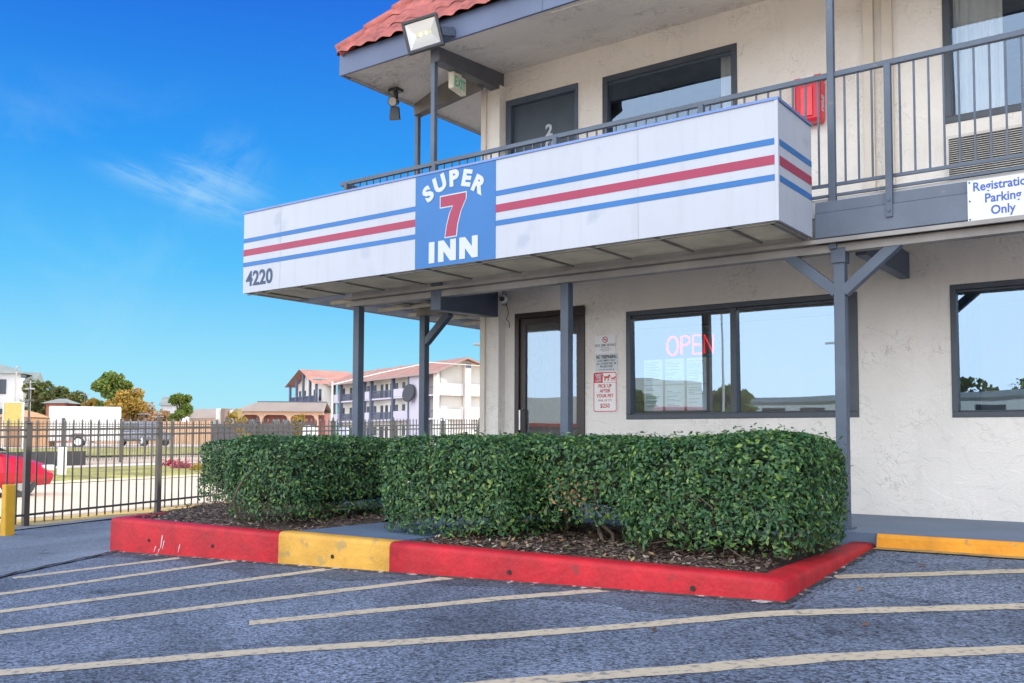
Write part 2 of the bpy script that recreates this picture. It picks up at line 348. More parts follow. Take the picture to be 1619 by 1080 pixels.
# ------------------------------------------------------------------ terrain
F0 = Vector((-12.13, 6.07)); FU = Vector((-.213, .977)).normalized(); FN = Vector((-FU.y, FU.x))
def uv(x, y): d = Vector((x, y)) - F0; return d.dot(FU), d.dot(FN)
def gz(x, y):
    return -.9 + .031 * min(max(x, -14.) + 1.87, 0) + .046 * (min(max(y, -8.), 7.3) - 5.1)
def far_z(v):
    return float(np.interp(v, [0, 1.3, 8.5, 9.0, 15, 38, 60, 2000], [-1.15, -1.19, -1.14, -1.04, -.95, -.66, -.6, -.6]))
def tz(x, y):
    u, v = uv(x, y)
    a = far_z(v)
    if v > .6: return a
    g = gz(x, y)
    if v < -1.4: return g
    w = (v + 1.4) / 2.0; return g * (1 - w) + a * w
def drape(u0, u1, v0, v1, du, dv, dz, edge=0.):
    mb = MB(); us = np.arange(u0, u1 + .001, du); vs = np.arange(v0, v1 + .001, dv); g = []
    for i, u in enumerate(us):
        for j, v in enumerate(vs):
            vv = v + (edge * math.sin(u * 1.7 + math.sin(u * .61) * 2) if j in (0, len(vs) - 1) else 0)
            p = F0 + FU * u + FN * vv; g.append((p.x, p.y, tz(p.x, p.y) + dz))
    n = len(vs)
    mb.add(g, [(i * n + j, (i + 1) * n + j, (i + 1) * n + j + 1, i * n + j + 1) for i in range(len(us) - 1) for j in range(n - 1)])
    return mb
gv = sorted(set([-1500, -700, -300, -120, -60] + list(np.arange(-40, 70, 2.0)) + [90, 130, 200, 350, 700, 1500]))
mb = MB(); g = []
for a in gv:
    for b in gv:
        p = F0 + FU * a + FN * b; g.append((p.x, p.y, tz(p.x, p.y) - .05))
n = len(gv); mb.add(g, [(i * n + j, (i + 1) * n + j, (i + 1) * n + j + 1, i * n + j + 1) for i in range(n - 1) for j in range(n - 1)])
struct('ground', mb, DIRT, smooth=True)
struct('parking_lot', drape(-7.0, 20, -16.3, -.3, .25, .25, .0), ASPH, smooth=True)
struct('bounce_road', drape(-70, -7.0, -50, -.3, 3.0, 2.485, 0), mat('bounce_concrete', (.62, .51, .38), .9, var=.12, vs=.4), smooth=True)  # unseen pale ground added to bounce warm light onto soffit and walls
struct('side_lot', drape(-7.0, 20, -60, -16.3, 3.0, 2.3, 0), ASPH, smooth=True)
# older, paler paving on the far side of the seam, out to the fence
pts = [(-3.2, -4.0), (-7.9, 3.76), (-8.38, 5.1), (-8.6, 5.2), (-9.4, 7.2), (-9.6, 9.0)]
mb = MB(); left = []
for (x, y) in pts:
    u, v = uv(x, y); p = F0 + FU * u + FN * -.28; left.append((p.x, p.y))
for i in range(len(pts) - 1):
    for k in range(8):
        def lp(P, Q, t): return (P[0] + (Q[0] - P[0]) * t, P[1] + (Q[1] - P[1]) * t)
        a, b = lp(pts[i], left[i], k / 8), lp(pts[i], left[i], (k + 1) / 8); c, d = lp(pts[i + 1], left[i + 1], (k + 1) / 8), lp(pts[i + 1], left[i + 1], k / 8)
        mb.quad(*[(q[0], q[1], tz(*q) + .008) for q in (a, b, c, d)])
struct('driveway_apron', mb, ASPH_OLD, smooth=True)
mb = drape(-20, 60, -.3, -.02, 1.0, .28, .02); struct('kerb_edging', mb, mat('edging_concrete', (.25, .25, .25), .85, var=.2, vs=3))
o = drape(-30, 90, -.02, 1.3, 1.0, .33, .01, .03); struct('roadside_strip', o, DRYGRASS, smooth=True)
struct('street', drape(-80, 160, 1.3, 8.55, 1.0, .29, .006), ROADC, smooth=True)
mb = drape(-80, 160, 8.5, 8.7, 1.0, .2, .03)
struct('street_kerb', mb, mat('kerb_concrete', (.56, .48, .33), .9, var=.1))
struct('verge', drape(-80, 160, 8.7, 13.6, 1.5, .49, .01), GRASS, smooth=True)
struct('far_footpath', drape(-80, 160, 13.6, 15.0, 1.5, .7, .016), CONC, smooth=True)
struct('far_lawn', drape(-80, 160, 23.0, 36.0, 2, 1.3, .016, .4), GRASS, smooth=True)
struct('far_yard', drape(-80, 220, 36.4, 130.0, 6, 3.12, .02), mat('far_paving', (.46, .40, .36), .9, var=.12, vs=.1), smooth=True)

# painted stall lines, measured on the ground
def line_mat():
    m, t, p = newmat('line_paint'); L = t.links.new; p.inputs['Roughness'].default_value = .8
    tcn = t.nodes.new('ShaderNodeTexCoord')
    n = t.nodes.new('ShaderNodeTexNoise'); n.inputs['Scale'].default_value = 26; n.inputs['Detail'].default_value = 6; L(tcn.outputs['Object'], n.inputs['Vector'])
    r = t.nodes.new('ShaderNodeValToRGB'); r.color_ramp.elements[0].position = .30; r.color_ramp.elements[1].position = .48
    r.color_ramp.elements[0].color = (.20, .19, .18, 1); r.color_ramp.elements[1].color = (.55, .455, .315, 1); L(n.outputs['Fac'], r.inputs[0]); L(r.outputs[0], p.inputs['Base Color'])
    b = t.nodes.new('ShaderNodeBump'); b.inputs['Strength'].default_value = .5; b.inputs['Distance'].default_value = .005; L(n.outputs['Fac'], b.inputs['Height']); L(b.outputs[0], p.inputs['Normal'])
    return m
LINEPAINT = line_mat()
LINES = [[(-5.3, 1.5), (-4.61, 2.21), (-3.8, 3.02), (-2.84, 3.83), (-2.42, 4.22), (-1.88, 4.78), (-1.61, 5.0), (-.78, 5.63), (1.6, 7.1)],
         [(-3.6, 1.75), (-2.33, 3.15), (-1.82, 3.6), (-1.34, 4.13), (-.65, 4.71), (1.9, 6.6)],
         [(-4.38, 3.47), (-3.44, 4.62), (-2.98, 5.09)], [(-6.2, 1.6), (-5.6, 2.68), (-4.91, 3.95), (-4.25, 5.09)],
         [(-7.0, 1.4), (-6.3, 3.01), (-5.83, 4.13), (-5.44, 5.09)], [(-7.4, 2.2), (-7.04, 3.36), (-6.63, 5.09)],
         [(-7.76, 3.8), (-7.32, 5.09)], [(-1.87, 5.97), (-.92, 6.73), (-.5, 7.0)]]
for pl in LINES:
    mb = MB(); P = []
    for i in range(len(pl) - 1):
        k = max(2, int(math.dist(pl[i], pl[i + 1]) / .06))
        P += [(pl[i][0] + (pl[i + 1][0] - pl[i][0]) * t / k, pl[i][1] + (pl[i + 1][1] - pl[i][1]) * t / k) for t in range(k)]
    P.append(pl[-1]); vs = []
    for i, q in enumerate(P):
        a, b = P[max(0, i - 3)], P[min(len(P) - 1, i + 3)]; d = Vector((b[0] - a[0], b[1] - a[1])).normalized(); nn = Vector((-d.y, d.x))
        for s in (1, -1):
            e = Vector(q) + nn * s * (.063 + random.uniform(-.007, .007)); vs.append((e.x, e.y, tz(e.x, e.y) + .003))
    mb.add(vs, [(2 * i, 2 * i + 1, 2 * i + 3, 2 * i + 2) for i in range(len(P) - 1)])
    struct('parking_line', mb, LINEPAINT)
# crack along the seam
mb = MB(); vs = []
for i in range(60):
    t = i / 59; x = -6.2 + (-8.42 + 6.2) * t; y = .9 + (5.15 - .9) * t; x, y = (x, y)
    if t > .0:
        x = np.interp(t, [0, .67, 1], [-5.6, -7.92, -8.42]); y = np.interp(t, [0, .67, 1], [0, 3.76, 5.12])
    w = .012 + .012 * random.random(); x += .02 * math.sin(i * 1.3); vs += [(x - w, y, tz(x, y) + .016), (x + w, y, tz(x, y) + .016)]
mb.add(vs, [(2 * i, 2 * i + 1, 2 * i + 3, 2 * i + 2) for i in range(59)])
struct('pavement_seam', mb, mat('crack', (.015, .015, .017), .9))

# ------------------------------------------------------------------ planter
pl = thing('planter', 'red and yellow kerbed planter bed of dark mulch in front of the motel', 'planter', (-5.2, 6.0, -1.0))
KT = -.768
def kerb_run(mb, pts, w, inner, ztop, r=.03):
    """kerb with eased top edges along pts (front faces outward); inner: unit normal list towards the bed"""
    prof = [(0, None), (.003, ztop - r * 1.4), (.008, ztop - r * .75), (.019, ztop - r * .28), (r * 1.3, ztop - .002), (w * .5, ztop), (w - r, ztop - .003), (w - .005, ztop - r * .7), (w, ztop - .12)]
    vs = []; n = len(prof)
    for (p, nv) in zip(pts, inner):
        for k, (d, z) in enumerate(prof):
            x, y = p[0] + nv[0] * d, p[1] + nv[1] * d
            vs.append((x, y, tz(x, y) - .05 if z is None else z))
    fs = []
    for i in range(len(pts) - 1):
        for k in range(n - 1): fs.append((i * n + k, (i + 1) * n + k, (i + 1) * n + k + 1, i * n + k + 1))
    fs.append(tuple(range(n))); fs.append(tuple((len(pts) - 1) * n + k for k in range(n)))
    mb.add(vs, fs)
def seg(a, b, k): return [(a[0] + (b[0] - a[0]) * i / k, a[1] + (b[1] - a[1]) * i / k) for i in range(k + 1)]
A, B1, B2, C, D = (-8.55, 5.1), (-6.087, 5.1), (-4.85, 5.1), (-1.87, 5.1), (-1.975, 7.3)
E_ = (-9.75, 8.2)
mb = MB()
back = seg(E_, A, 6); front = seg(A, B1, 8); nl = Vector((E_[1] - A[1], -(E_[0] - A[0]))).normalized()
kerb_run(mb, back[:-1] + front, .18, [(nl.x, nl.y)] * 6 + [(nl.x * .7, 1.0)] + [(0, 1)] * 8, -.778)
mb.build('kerb_section', REDPAINT, pl, smooth=True)['label'] = 'faded red kerb with pale scrapes'
mb = MB(); kerb_run(mb, seg(B1, B2, 4), .18, [(0, 1)] * 5, -.765); mb.build('kerb_section', YELPAINT, pl, smooth=True)['label'] = 'yellow kerb in front of the walkway'
mb = MB(); fr = seg(B2, C, 10); rt = seg(C, D, 8)
kerb_run(mb, fr[:-1] + rt, .2, [(0, 1)] * 10 + [(-1.0, 1.0)] + [(-1, 0)] * 8, -.767); mb.build('kerb_section', REDPAINT, pl, smooth=True)['label'] = 'bright red kerb round the corner'
# weep holes and scuffs
for x in (-7.9, -6.95, -5.45, -3.75, -2.42):
    z = (tz(x, 5.1) + KT) / 2 - .03; MB().tube([(x, 5.094, z), (x, 5.12, z)], .016, 10).build('weep_hole', mat('hole_dark', (.03, .025, .02), .9), pl)
for (x, z0, l, w) in ((-7.72, -1.02, .13, .014), (-7.69, -1.03, .09, .01), (-7.82, -1.06, .06, .012), (-7.45, -1.04, .08, .009), (-7.76, -1.07, .05, .01)):
    MB().add([(x, 5.0985, z0), (x + w, 5.0985, z0 + .01), (x + w + .03, 5.0985, z0 + l), (x + .02, 5.0985, z0 + l * .9)], [(0, 1, 2, 3)]).build('scuff_mark', mat('scuff', (.62, .45, .47), .8), pl)
def soil(x0, x1, y0, y1, name, skew=0.):
    mb = MB(); nx, ny = int((x1 - x0) / .08), int((y1 - y0) / .08); vs = []
    for i in range(nx + 1):
        for j in range(ny + 1):
            t = j / ny; x = x0 + (x1 - x0) * i / nx + skew * t * (1 - i / nx); y = y0 + (y1 - y0) * t
            vs.append((x, y, -.815 + .055 * min(1, t * 2.2) + .018 * math.sin(x * 7 + y * 3) * math.sin(y * 9 - x * 2) + random.uniform(-.012, .012) - (.055 * max(0, (x - x1 + .2) / .2) if x1 > -3 else 0)))
    mb.add(vs, [(i * (ny + 1) + j, (i + 1) * (ny + 1) + j, (i + 1) * (ny + 1) + j + 1, i * (ny + 1) + j + 1) for i in range(nx) for j in range(ny)])
    return mb.build(name, MULCH, pl, smooth=True)
soil(-8.5, -6.07, 5.25, 7.5, 'mulch_bed', -.95); soil(-4.87, -2.07, 5.25, 7.12, 'mulch_bed')
chip_m = mat_leaf('chip', [(.055, .036, .03), (.10, .068, .052), (.18, .125, .09), (.075, .052, .042), (.36, .30, .24), (.13, .09, .068), (.07, .046, .038)], .85, .2, 0.)
mb = MB(); 
for k in range(13000):
    if k % 3: x, y = random.uniform(-4.85, -2.14), random.uniform(5.3, 7.05)
    else:
        y = random.uniform(5.28, 7.4); x = random.uniform(-8.5 - (y - 5.2) * .42, -6.1)
    t = min(1, (y - 5.25) / .9); z = -.805 + .055 * t + random.uniform(0, .022)
    a = random.uniform(0, 6.28); l, w = random.uniform(.007, .028), random.uniform(.003, .009); tl = random.uniform(-.4, .4)
    d = Vector((math.cos(a), math.sin(a), tl)).normalized(); e = Vector((-math.sin(a), math.cos(a), random.uniform(-.5, .5)))
    c = Vector((x, y, z)); mb.quad(c - d * l - e * w, c + d * l - e * w, c + d * l + e * w, c - d * l + e * w)
stuff('mulch_chips', mb, chip_m, fix=False)
litter_m = mat_leaf('litter', [(.16, .28, .05), (.35, .27, .14), (.30, .14, .06), (.45, .40, .30), (.12, .22, .05)], .7, .3, .1)
mb = MB()
for k in range(420):
    if k % 4: x, y = random.uniform(-4.8, -2.1), random.uniform(5.3, 6.5)
    else: y = random.uniform(5.3, 6.8); x = random.uniform(-8.3, -6.2)
    c = Vector((x, y, -.765 + .03 * min(1, (y - 5.25)))); a = random.uniform(0, 6.28); l = random.uniform(.012, .03)
    d = Vector((math.cos(a), math.sin(a), random.uniform(-.2, .9))).normalized() * l; e = Vector((-math.sin(a), math.cos(a), random.uniform(-.4, .4))) * l * .5
    mb.quad(c - d, c + e, c + d, c - e)
stuff('leaf_litter', mb, litter_m, fix=False)

# walkway through the planter and the walk along the building
mb = MB(); mb.box(-6.06, -4.88, 5.27, 7.27, -1.1, -.772); struct('walkway', mb, WALKPAINT)
mb = MB(); mb.box(-8.3, 9, 7.3, 9.2, -1.2, -.70); struct('pavement', mb, WALKPAINT)
mb = MB()
vs = []
for i in range(45):
    x = -1.96 + i * .25
    vs += [(x, 7.245, tz(x, 7.2) - .03), (x, 7.255 + random.uniform(-.006, .006), -.725), (x, 7.28, -.702), (x, 7.302, -.6985)]
mb.add(vs, [(4 * i + k, 4 * i + 4 + k, 4 * i + 5 + k, 4 * i + 1 + k) for i in range(44) for k in range(3)])
tag(mb.build('kerb', ORAPAINT), 'orange yellow painted kerb along the walk beside the red planter corner', 'kerb')
mb = MB(); vs = []
for i in range(45):
    x = -1.96 + i * .25; vs += [(x, 7.246, tz(x, 7.2) + .012), (x, 7.14 + random.uniform(-.015, .015), tz(x, 7.1) + .012)]
mb.add(vs, [(2 * i, 2 * i + 2, 2 * i + 3, 2 * i + 1) for i in range(44)])
struct('gutter_line', mb, mat('gutter_paint', (.42, .27, .08), .8, var=.3, vs=5, stain=((.16, .15, .13), .58, 12)))

mb = MB(); vs = []
for i, (x, y) in enumerate(seg((-8.5, 5.1), (-1.8, 5.06), 120)):
    w_ = .30 + .13 * math.sin(x * 1.9) + .05 * math.sin(x * 7.3) + random.uniform(-.02, .02)
    for k in range(5): yy = y + .02 - (w_ + .02) * k / 4; vs.append((x, yy, tz(x, yy) + .0018))
mb.add(vs, [(5 * i + k, 5 * i + 5 + k, 5 * i + 6 + k, 5 * i + 1 + k) for i in range(120) for k in range(4)])
struct('seal_band', mb, mat_asphalt('sealed_asphalt', .032, .17, .52, .36, 1.5, 1.2), smooth=True)
mb = MB(); vs = []; path = seg((-8.55, 5.1), (-1.86, 5.1), 130); 
for (x, y) in path: w_ = random.uniform(.015, .05) + .03 * (math.sin(x * 3.1) * .5 + .5); vs += [(x, y + .002, tz(x, y) + .009), (x, y - w_, tz(x, y - w_) + .004)]
mb.add(vs, [(2 * i, 2 * i + 1, 2 * i + 3, 2 * i + 2) for i in range(130)]); n0 = len(mb.v); vs = []
for (x, y) in seg((-1.868, 5.08), (-1.972, 7.2), 40): w_ = random.uniform(.015, .05); vs += [(x - .002, y, tz(x, y) + .009), (x + w_, y, tz(x + w_, y) + .004)]
mb.add(vs, [(2 * i, 2 * i + 1, 2 * i + 3, 2 * i + 2) for i in range(40)])
struct('kerb_joint', mb, mat('joint_dirt', (.05, .05, .055), .95, var=.5, vs=14, fine=.4, fs=60, stain=((.42, .40, .38), .56, 16)))
mb = MB()
for (x, y) in ((-1.78, 5.42), (-1.62, 5.62), (-1.35, 4.78), (-4.3, 4.95), (-3.1, 4.9), (-2.2, 4.2), (-5.0, 4.4), (-6.9, 4.7), (-.9, 7.05), (-1.25, 7.08), (-7.9, 5.0), (-1.5, 6.6), (-3.5, 3.2), (-2.75, 4.95)):
    a = random.uniform(0, 6.28); c = Vector((x, y, tz(x, y) + .014)); d = Vector((math.cos(a), math.sin(a), .15)) * random.uniform(.015, .03); e = Vector((-math.sin(a), math.cos(a), .3)) * .013
    mb.quad(c - d, c + e, c + d, c - e)
stuff('fallen_leaves', mb, mat_leaf('fallen', [(.16, .06, .04), (.28, .16, .08), (.10, .05, .04), (.4, .3, .2)], .8, .2, 0.), fix=False)

# ------------------------------------------------------------------ hedges
HEDGE = mat_leaf('hedge_leaf', [(.015, .050, .024), (.034, .104, .042), (.062, .160, .055), (.022, .072, .034), (.105, .225, .06), (.048, .128, .050), (.22, .34, .07), (.035, .105, .045), (.08, .19, .056), (.028, .088, .042)], .34, .42, .22)
TWIG = mat('twig', (.10, .075, .05), .9, var=.3, vs=10)
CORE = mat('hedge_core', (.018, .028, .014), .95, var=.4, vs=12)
def hedge(label, x0, x1, y0, y1, z0, z1, n, seed, leaf=.0205, group='clipped hedges in the planter'):
    rg = np.random.default_rng(seed); cx, cy = (x0 + x1) / 2, (y0 + y1) / 2
    root = thing('hedge', label, 'hedge', (cx, cy, -.8), group)
    hx, hy, hz = (x1 - x0) / 2, (y1 - y0) / 2, (z1 - z0) / 2; cz = (z0 + z1) / 2
    ph = rg.uniform(0, 6.28, 8)
    def bulge(p):
        return 1 + .035 * np.sin(p[:, 0] * 5 + ph[0] + p[:, 2] * 3) + .02 * np.sin(p[:, 1] * 7 + ph[1] + p[:, 0] * 2.3) + .02 * np.sin(p[:, 2] * 9 + ph[2] + p[:, 0] * 4) + .022 * np.sin(p[:, 0] * 14 + ph[3]) * np.sin(p[:, 2] * 13 + ph[4])
    # random points on a superellipsoid shell, weighted to front, top and ends
    m = int(n * 1.35); q = rg.normal(size=(m, 3)); q /= np.abs(q).max(1)[:, None]
    ar = np.array([hy * hz, hx * hz, hx * hy]); fa = rg.choice(3, m, p=ar / ar.sum()); q = rg.uniform(-1, 1, (m, 3)); q[np.arange(m), fa] = rg.choice([-1, 1], m)
    e = np.where(q[:, 2] < 0, 11., 7.)[:, None]; nr = (np.abs(q) ** e).sum(1) ** (1 / e[:, 0]); s = q / nr[:, None]
    nrm = np.sign(s) * np.abs(s) ** (e - 1) / np.array([hx, hy, hz]); nrm /= np.linalg.norm(nrm, axis=1)[:, None]
    P = s * np.array([hx, hy, hz]); dep = rg.exponential(.072, m) - .04 - (rg.random(m) < .06) * rg.uniform(0, .05, m)
    W = P + np.array([cx, cy, cz]); P = P * bulge(W)[:, None] - nrm * dep[:, None]
    low = (W[:, 2] < z0 + .18); keep = ~(low & (rg.random(m) < .45)) & (nrm[:, 2] > -.75)
    # thin patches so that the inside shows through
    hole = np.sin(W[:, 0] * 9 + ph[5]) * np.sin(W[:, 2] * 11 + ph[6]) * np.sin(W[:, 1] * 8 + ph[7]); keep &= ~((hole > .55) & (rg.random(m) < .6))
    P = P[keep][:n] + np.array([cx, cy, cz]); nrm = nrm[keep][:n]; k = len(P)
    nn = nrm + rg.normal(scale=.55, size=(k, 3)) + np.array([0, 0, .25]); nn /= np.linalg.norm(nn, axis=1)[:, None]
    t = np.cross(nn, rg.normal(size=(k, 3))); t /= np.linalg.norm(t, axis=1)[:, None]; b = np.cross(nn, t)
    L = leaf * rg.uniform(.5, 1.35, k)[:, None]; w = L * .52; fold = nn * L * .18
    V = np.stack([P - t * L, P - t * L * .1 - b * w + fold, P + t * L, P - t * L * .1 + b * w + fold], 1).reshape(-1, 3)
    mb = MB(); mb.v = [tuple(a) for a in V]; mb.f = [(4 * i, 4 * i + 1, 4 * i + 2, 4 * i + 3) for i in range(k)]; mb.m = [0] * k
    mb.build('foliage', HEDGE, root, fix=False)
    # added dark core that blocks light through the leaves; then stems and twigs
    mb = MB(); U, Vn = 26, 14; vs = []
    for i in range(Vn + 1):
        la = -math.pi / 2 + math.pi * i / Vn
        for j in range(U):
            lo = 2 * math.pi * j / U; d = np.array([math.cos(la) * math.cos(lo), math.cos(la) * math.sin(lo), math.sin(la)]); d /= (np.abs(d) ** 5.5).sum() ** (1 / 5.5)
            r_ = .86 + .06 * rg.random(); vs.append((cx + d[0] * (hx * r_ - .03), cy + d[1] * (hy * r_ - .03), cz + .05 + d[2] * (hz * r_ - .05)))
    mb.add(vs, [(i * U + j, i * U + (j + 1) % U, (i + 1) * U + (j + 1) % U, (i + 1) * U + j) for i in range(Vn) for j in range(U)])
    mb.build('light_block_core', CORE, root)
    mb = MB()
    for k2 in range(int((x1 - x0) / .28) + 2):
        x = rg.uniform(x0 + .15, x1 - .15); y = rg.uniform(y0 + .1, y1 - .2); p = [Vector((x, y, -.83))]
        for q2 in range(4): p.append(p[-1] + Vector((rg.normal(scale=.05), rg.normal(scale=.05), .13)))
        mb.tube(p, .016, 6, r1=.007)
    for k2 in range(60):
        x = rg.uniform(x0, x1); y = y0 + rg.uniform(-.0, .08); z = rg.uniform(z0 - .02, z0 + .35)
        p = Vector((x, y, z)); mb.tube([p, p + Vector((rg.normal(scale=.06), -.03, rg.uniform(.02, .14)))], .004, 4, r1=.002)
    mb.build('stems_twigs', TWIG, root)  # hedge stems and fine twigs in one mesh
    return root
hedge('long clipped hedge left end beside the blue walkway, right of the walk', -5.45, -4.15, 5.62, 6.75, -.77, -.02, 25000, 1)
mid_hedge = hedge('middle clipped hedge under the lobby window, between two other hedges', -4.4, -3.0, 5.88, 6.85, -.63, -.03, 21000, 2)
hedge('clipped hedge spilling onto the bright red kerb corner beside the tall post', -3.2, -2.02, 5.66, 6.72, -.73, -.01, 26000, 3)
hedge('clipped hedge left of the blue walkway, nearest the faded red kerb', -7.42, -6.42, 5.5, 7.35, -.75, -.035, 22000, 4)
hedge('ragged clipped hedge at the back of the planter beside the iron fence', -9.85, -7.75, 6.95, 7.75, -.78, -.09, 19000, 5)

rg = np.random.default_rng(77); mb = MB()
for k in range(110):
    c = Vector((-3.72 + rg.normal(scale=.10), 5.80 + rg.normal(scale=.03), -.42 + rg.normal(scale=.07))) if k % 3 else Vector((-4.35 + rg.normal(scale=.12), 5.85 + rg.normal(scale=.04), -.62 + rg.normal(scale=.05)))
    a = Vector(rg.normal(size=3)).normalized() * .018; b = a.cross(Vector(rg.normal(size=3))).normalized() * .009; mb.quad(c - a, c - b, c + a, c + b)
mb.build('dry_leaves', mat_leaf('dry_leaf', [(.26, .13, .06), (.36, .22, .11), (.20, .11, .05)], .8, .2, .1), mid_hedge, fix=False)
# ------------------------------------------------------------------ motel building
YW, YP = 9.1, 7.5
XR = 9.0
mo = thing('motel_building', 'two storey cream stucco motel with slate posts, balcony and red tiled roof', 'motel', (-2.0, 11.0, -.7))
def wall_open(mb, x0, x1, z0, z1, ops, y, depth):
    xs = sorted({x0, x1} | {a for o in ops for a in o[:2]}); zs = sorted({z0, z1} | {a for o in ops for a in o[2:4]})
    for i in range(len(xs) - 1):
        for j in range(len(zs) - 1):
            cx_, cz_ = (xs[i] + xs[i + 1]) / 2, (zs[j] + zs[j + 1]) / 2
            if any(o[0] < cx_ < o[1] and o[2] < cz_ < o[3] for o in ops): continue
            mb.quad((xs[i], y, zs[j]), (xs[i + 1], y, zs[j]), (xs[i + 1], y, zs[j + 1]), (xs[i], y, zs[j + 1]))
    for a, b, c, d in [o[:4] for o in ops]:
        mb.quad((a, y, c), (a, y, d), (a, y + depth, d), (a, y + depth, c)); mb.quad((b, y, c), (b, y + depth, c), (b, y + depth, d), (b, y, d))
        mb.quad((a, y, d), (b, y, d), (b, y + depth, d), (a, y + depth, d)); mb.quad((a, y, c), (a, y + depth, c), (b, y + depth, c), (b, y, c))
W1 = (-5.097, -2.597, .21, 1.403); W2 = (-1.785, .72, .198, 1.39); DR = (-6.614, -5.631, -.70, 1.491)
UD = (-6.761, -5.724, 1.95, 4.127); UW = (-5.394, -3.779, 2.86, 4.115); UW2 = (-1.80, .10, 2.862, 4.3); AC = (-1.78, -.72, 2.30, 2.73)
mb = MB(); wall_open(mb, -6.95, XR, -.75, 1.79, [W1, W2, DR], YW, .12); mb.build('wall', STUCCO, mo, fix=False)
mb = MB(); wall_open(mb, -6.95, XR, 1.93, 4.6, [UD, UW, UW2], YW, .12); mb.build('wall', STUCCO, mo, fix=False)
mb = MB(); mb.box(-6.95, -6.85, YW + .13, 17.5, -.9, 4.6); mb.box(XR - .1, XR, YW + .13, 17.5, -.9, 4.6); mb.box(-6.85, XR - .1, 17.4, 17.5, -.9, 4.6)
mb.build('side_wall', STUCCO, mo)
mb = MB(); mb.box(-6.84, XR - .11, YW + .13, 17.38, 1.66, 1.92);  mb.box(-6.84, XR - .11, YW + 3.2, YW + 3.3, 1.93, 4.5)
mb.box(-6.84, XR - .11, YW + .14, 17.3, -.76, -.71); mb.box(-5.55, -5.45, YW + .13, YW + 3.19, 1.93, 4.5); mb.box(-2.55, -2.45, YW + .13, YW + 3.19, 1.93, 4.5); mb.box(-2.2, -2.1, YW + .13, YW + 3.19, -.7, 1.65)
mb.box(-6.84, XR - .11, YW + .13, 17.38, 4.51, 4.58); mb.box(XR - .05, XR - .02, 7.5, 17.5, 4.585, 6.0); mb.box(-6.4, XR - .06, 17.45, 17.5, 4.602, 6.0)
mb.build('interior_wall', DARKROOM, mo)
LOBBYW = mat('lobby_paint', (.55, .53, .48), .9, var=.06, vs=1.)
mb = MB(); mb.box(-6.84, -2.21, YW + 3.2, YW + 3.3, -.70, 1.61).box(-6.84, XR - .11, YW + .14, YW + 3.19, 1.62, 1.655).box(-2.09, XR - .11, YW + 3.2, YW + 3.3, -.70, 1.61); mb.build('interior_wall', LOBBYW, mo)
mb = MB(); mb.box(-5.4, -2.6, YW + 1.7, YW + 2.2, -.70, .30).box(-5.45, -2.55, YW + 1.62, YW + 2.25, .301, .34); tag(mb.build('reception_counter', mat('counter_wood', (.30, .19, .11), .5, var=.2, vs=4)), 'wooden reception counter inside the lobby behind the notices', 'counter')
for x, y in ((-5.0, YW + 1.1), (-3.1, YW + 1.1)):  # tubes added to light up the lobby behind the glass
    t = thing('fill_ceiling_light', 'added white ceiling tube brightening the lobby, ' + ('nearer the glass door' if x < -4 else 'nearer the tall slate post'), 'light', (x, y, 1.6))
    MB().box(x - .62, x + .62, y - .08, y + .08, 1.585, 1.618).build('housing', WHITEPL, t); MB().box(x - .6, x + .6, y - .06, y + .06, 1.565, 1.584).build('tube', mat_emit('lobby_fill_tube', (1., .97, .9), 4.0), t)
mb = MB(); mb.box(-7.0, -6.77, 8.97, YW - .002, -.70, 1.78); mb.box(-7.0, -6.77, 8.97, YW - .002, 1.95, 4.3)
mb.box(-7.03, -6.96, 8.94, 8.968, -.70, 1.5, 1); mb.box(-7.03, -6.96, 8.94, 8.968, 1.95, 4.27, 1)
mb.build('pilaster', [STUCCO, TRIM], mo)
mb = MB(); mb.box(-2.49, -2.40, 9.04, YW - .002, 1.95, 4.47); mb.box(-2.32, -2.23, 9.04, YW - .002, 1.95, 4.47); mb.build('wall_batten', TRIM, mo)
mb = MB()
for a in ((-4.87, -3.32, .02, .15),):
    mb.box(a[0], a[1], 9.088, YW - .001, a[2], a[3])
mb.build('wall_panel', STUCCO, mo, bevel=.004)
# deck and underside
mb = MB(); mb.box(-8.28, XR, 7.52, YW - .004, 1.785, 1.93); mb.box(-8.28, -6.96, YW - .004, 17.4, 1.785, 1.93); mb.build('deck', DECKMETAL, mo)
mb = MB(); mb.box(-2.45, XR, 7.44, 7.515, 1.60, 1.80); mb.box(-2.45, XR, 7.46, 7.515, 1.803, 1.895); mb.box(-2.45, XR, 7.445, 7.49, 1.555, 1.597)
mb.build('fascia_beam', SLATE2, mo, bevel=.006)
mb = MB(); mb.box(-7.78, XR, 7.50, 7.60, 1.49, 1.55); mb.box(-7.78, XR, 7.53, 7.57, 1.553, 1.78); mb.box(-7.80, XR, 7.42, 7.497, 1.555, 1.588); mb.build('channel_beam', mat('channel_paint', (.27, .255, .24), .5, var=.2, vs=3), mo)
mb = MB(); mb.bar((-7.4, 7.58, 1.62), (-7.4, 9.1, 1.62), .04, .05); mb.bar((-7.78, 7.58, 1.62), (-7.78, 14, 1.62), .05, .06)
for y in (7.95, 8.5, 9.05, 9.6, 10.2, 10.8): mb.bar((-8.3, y, 1.6), (-7.0, y, 1.6), .035, .04)
mb.bar((-8.3, 7.7, 1.6), (-7.0, 7.72, 1.6), .035, .04)
mb.build('deck_joist', mat('joist_paint', (.62, .56, .44), .6, var=.15), mo)
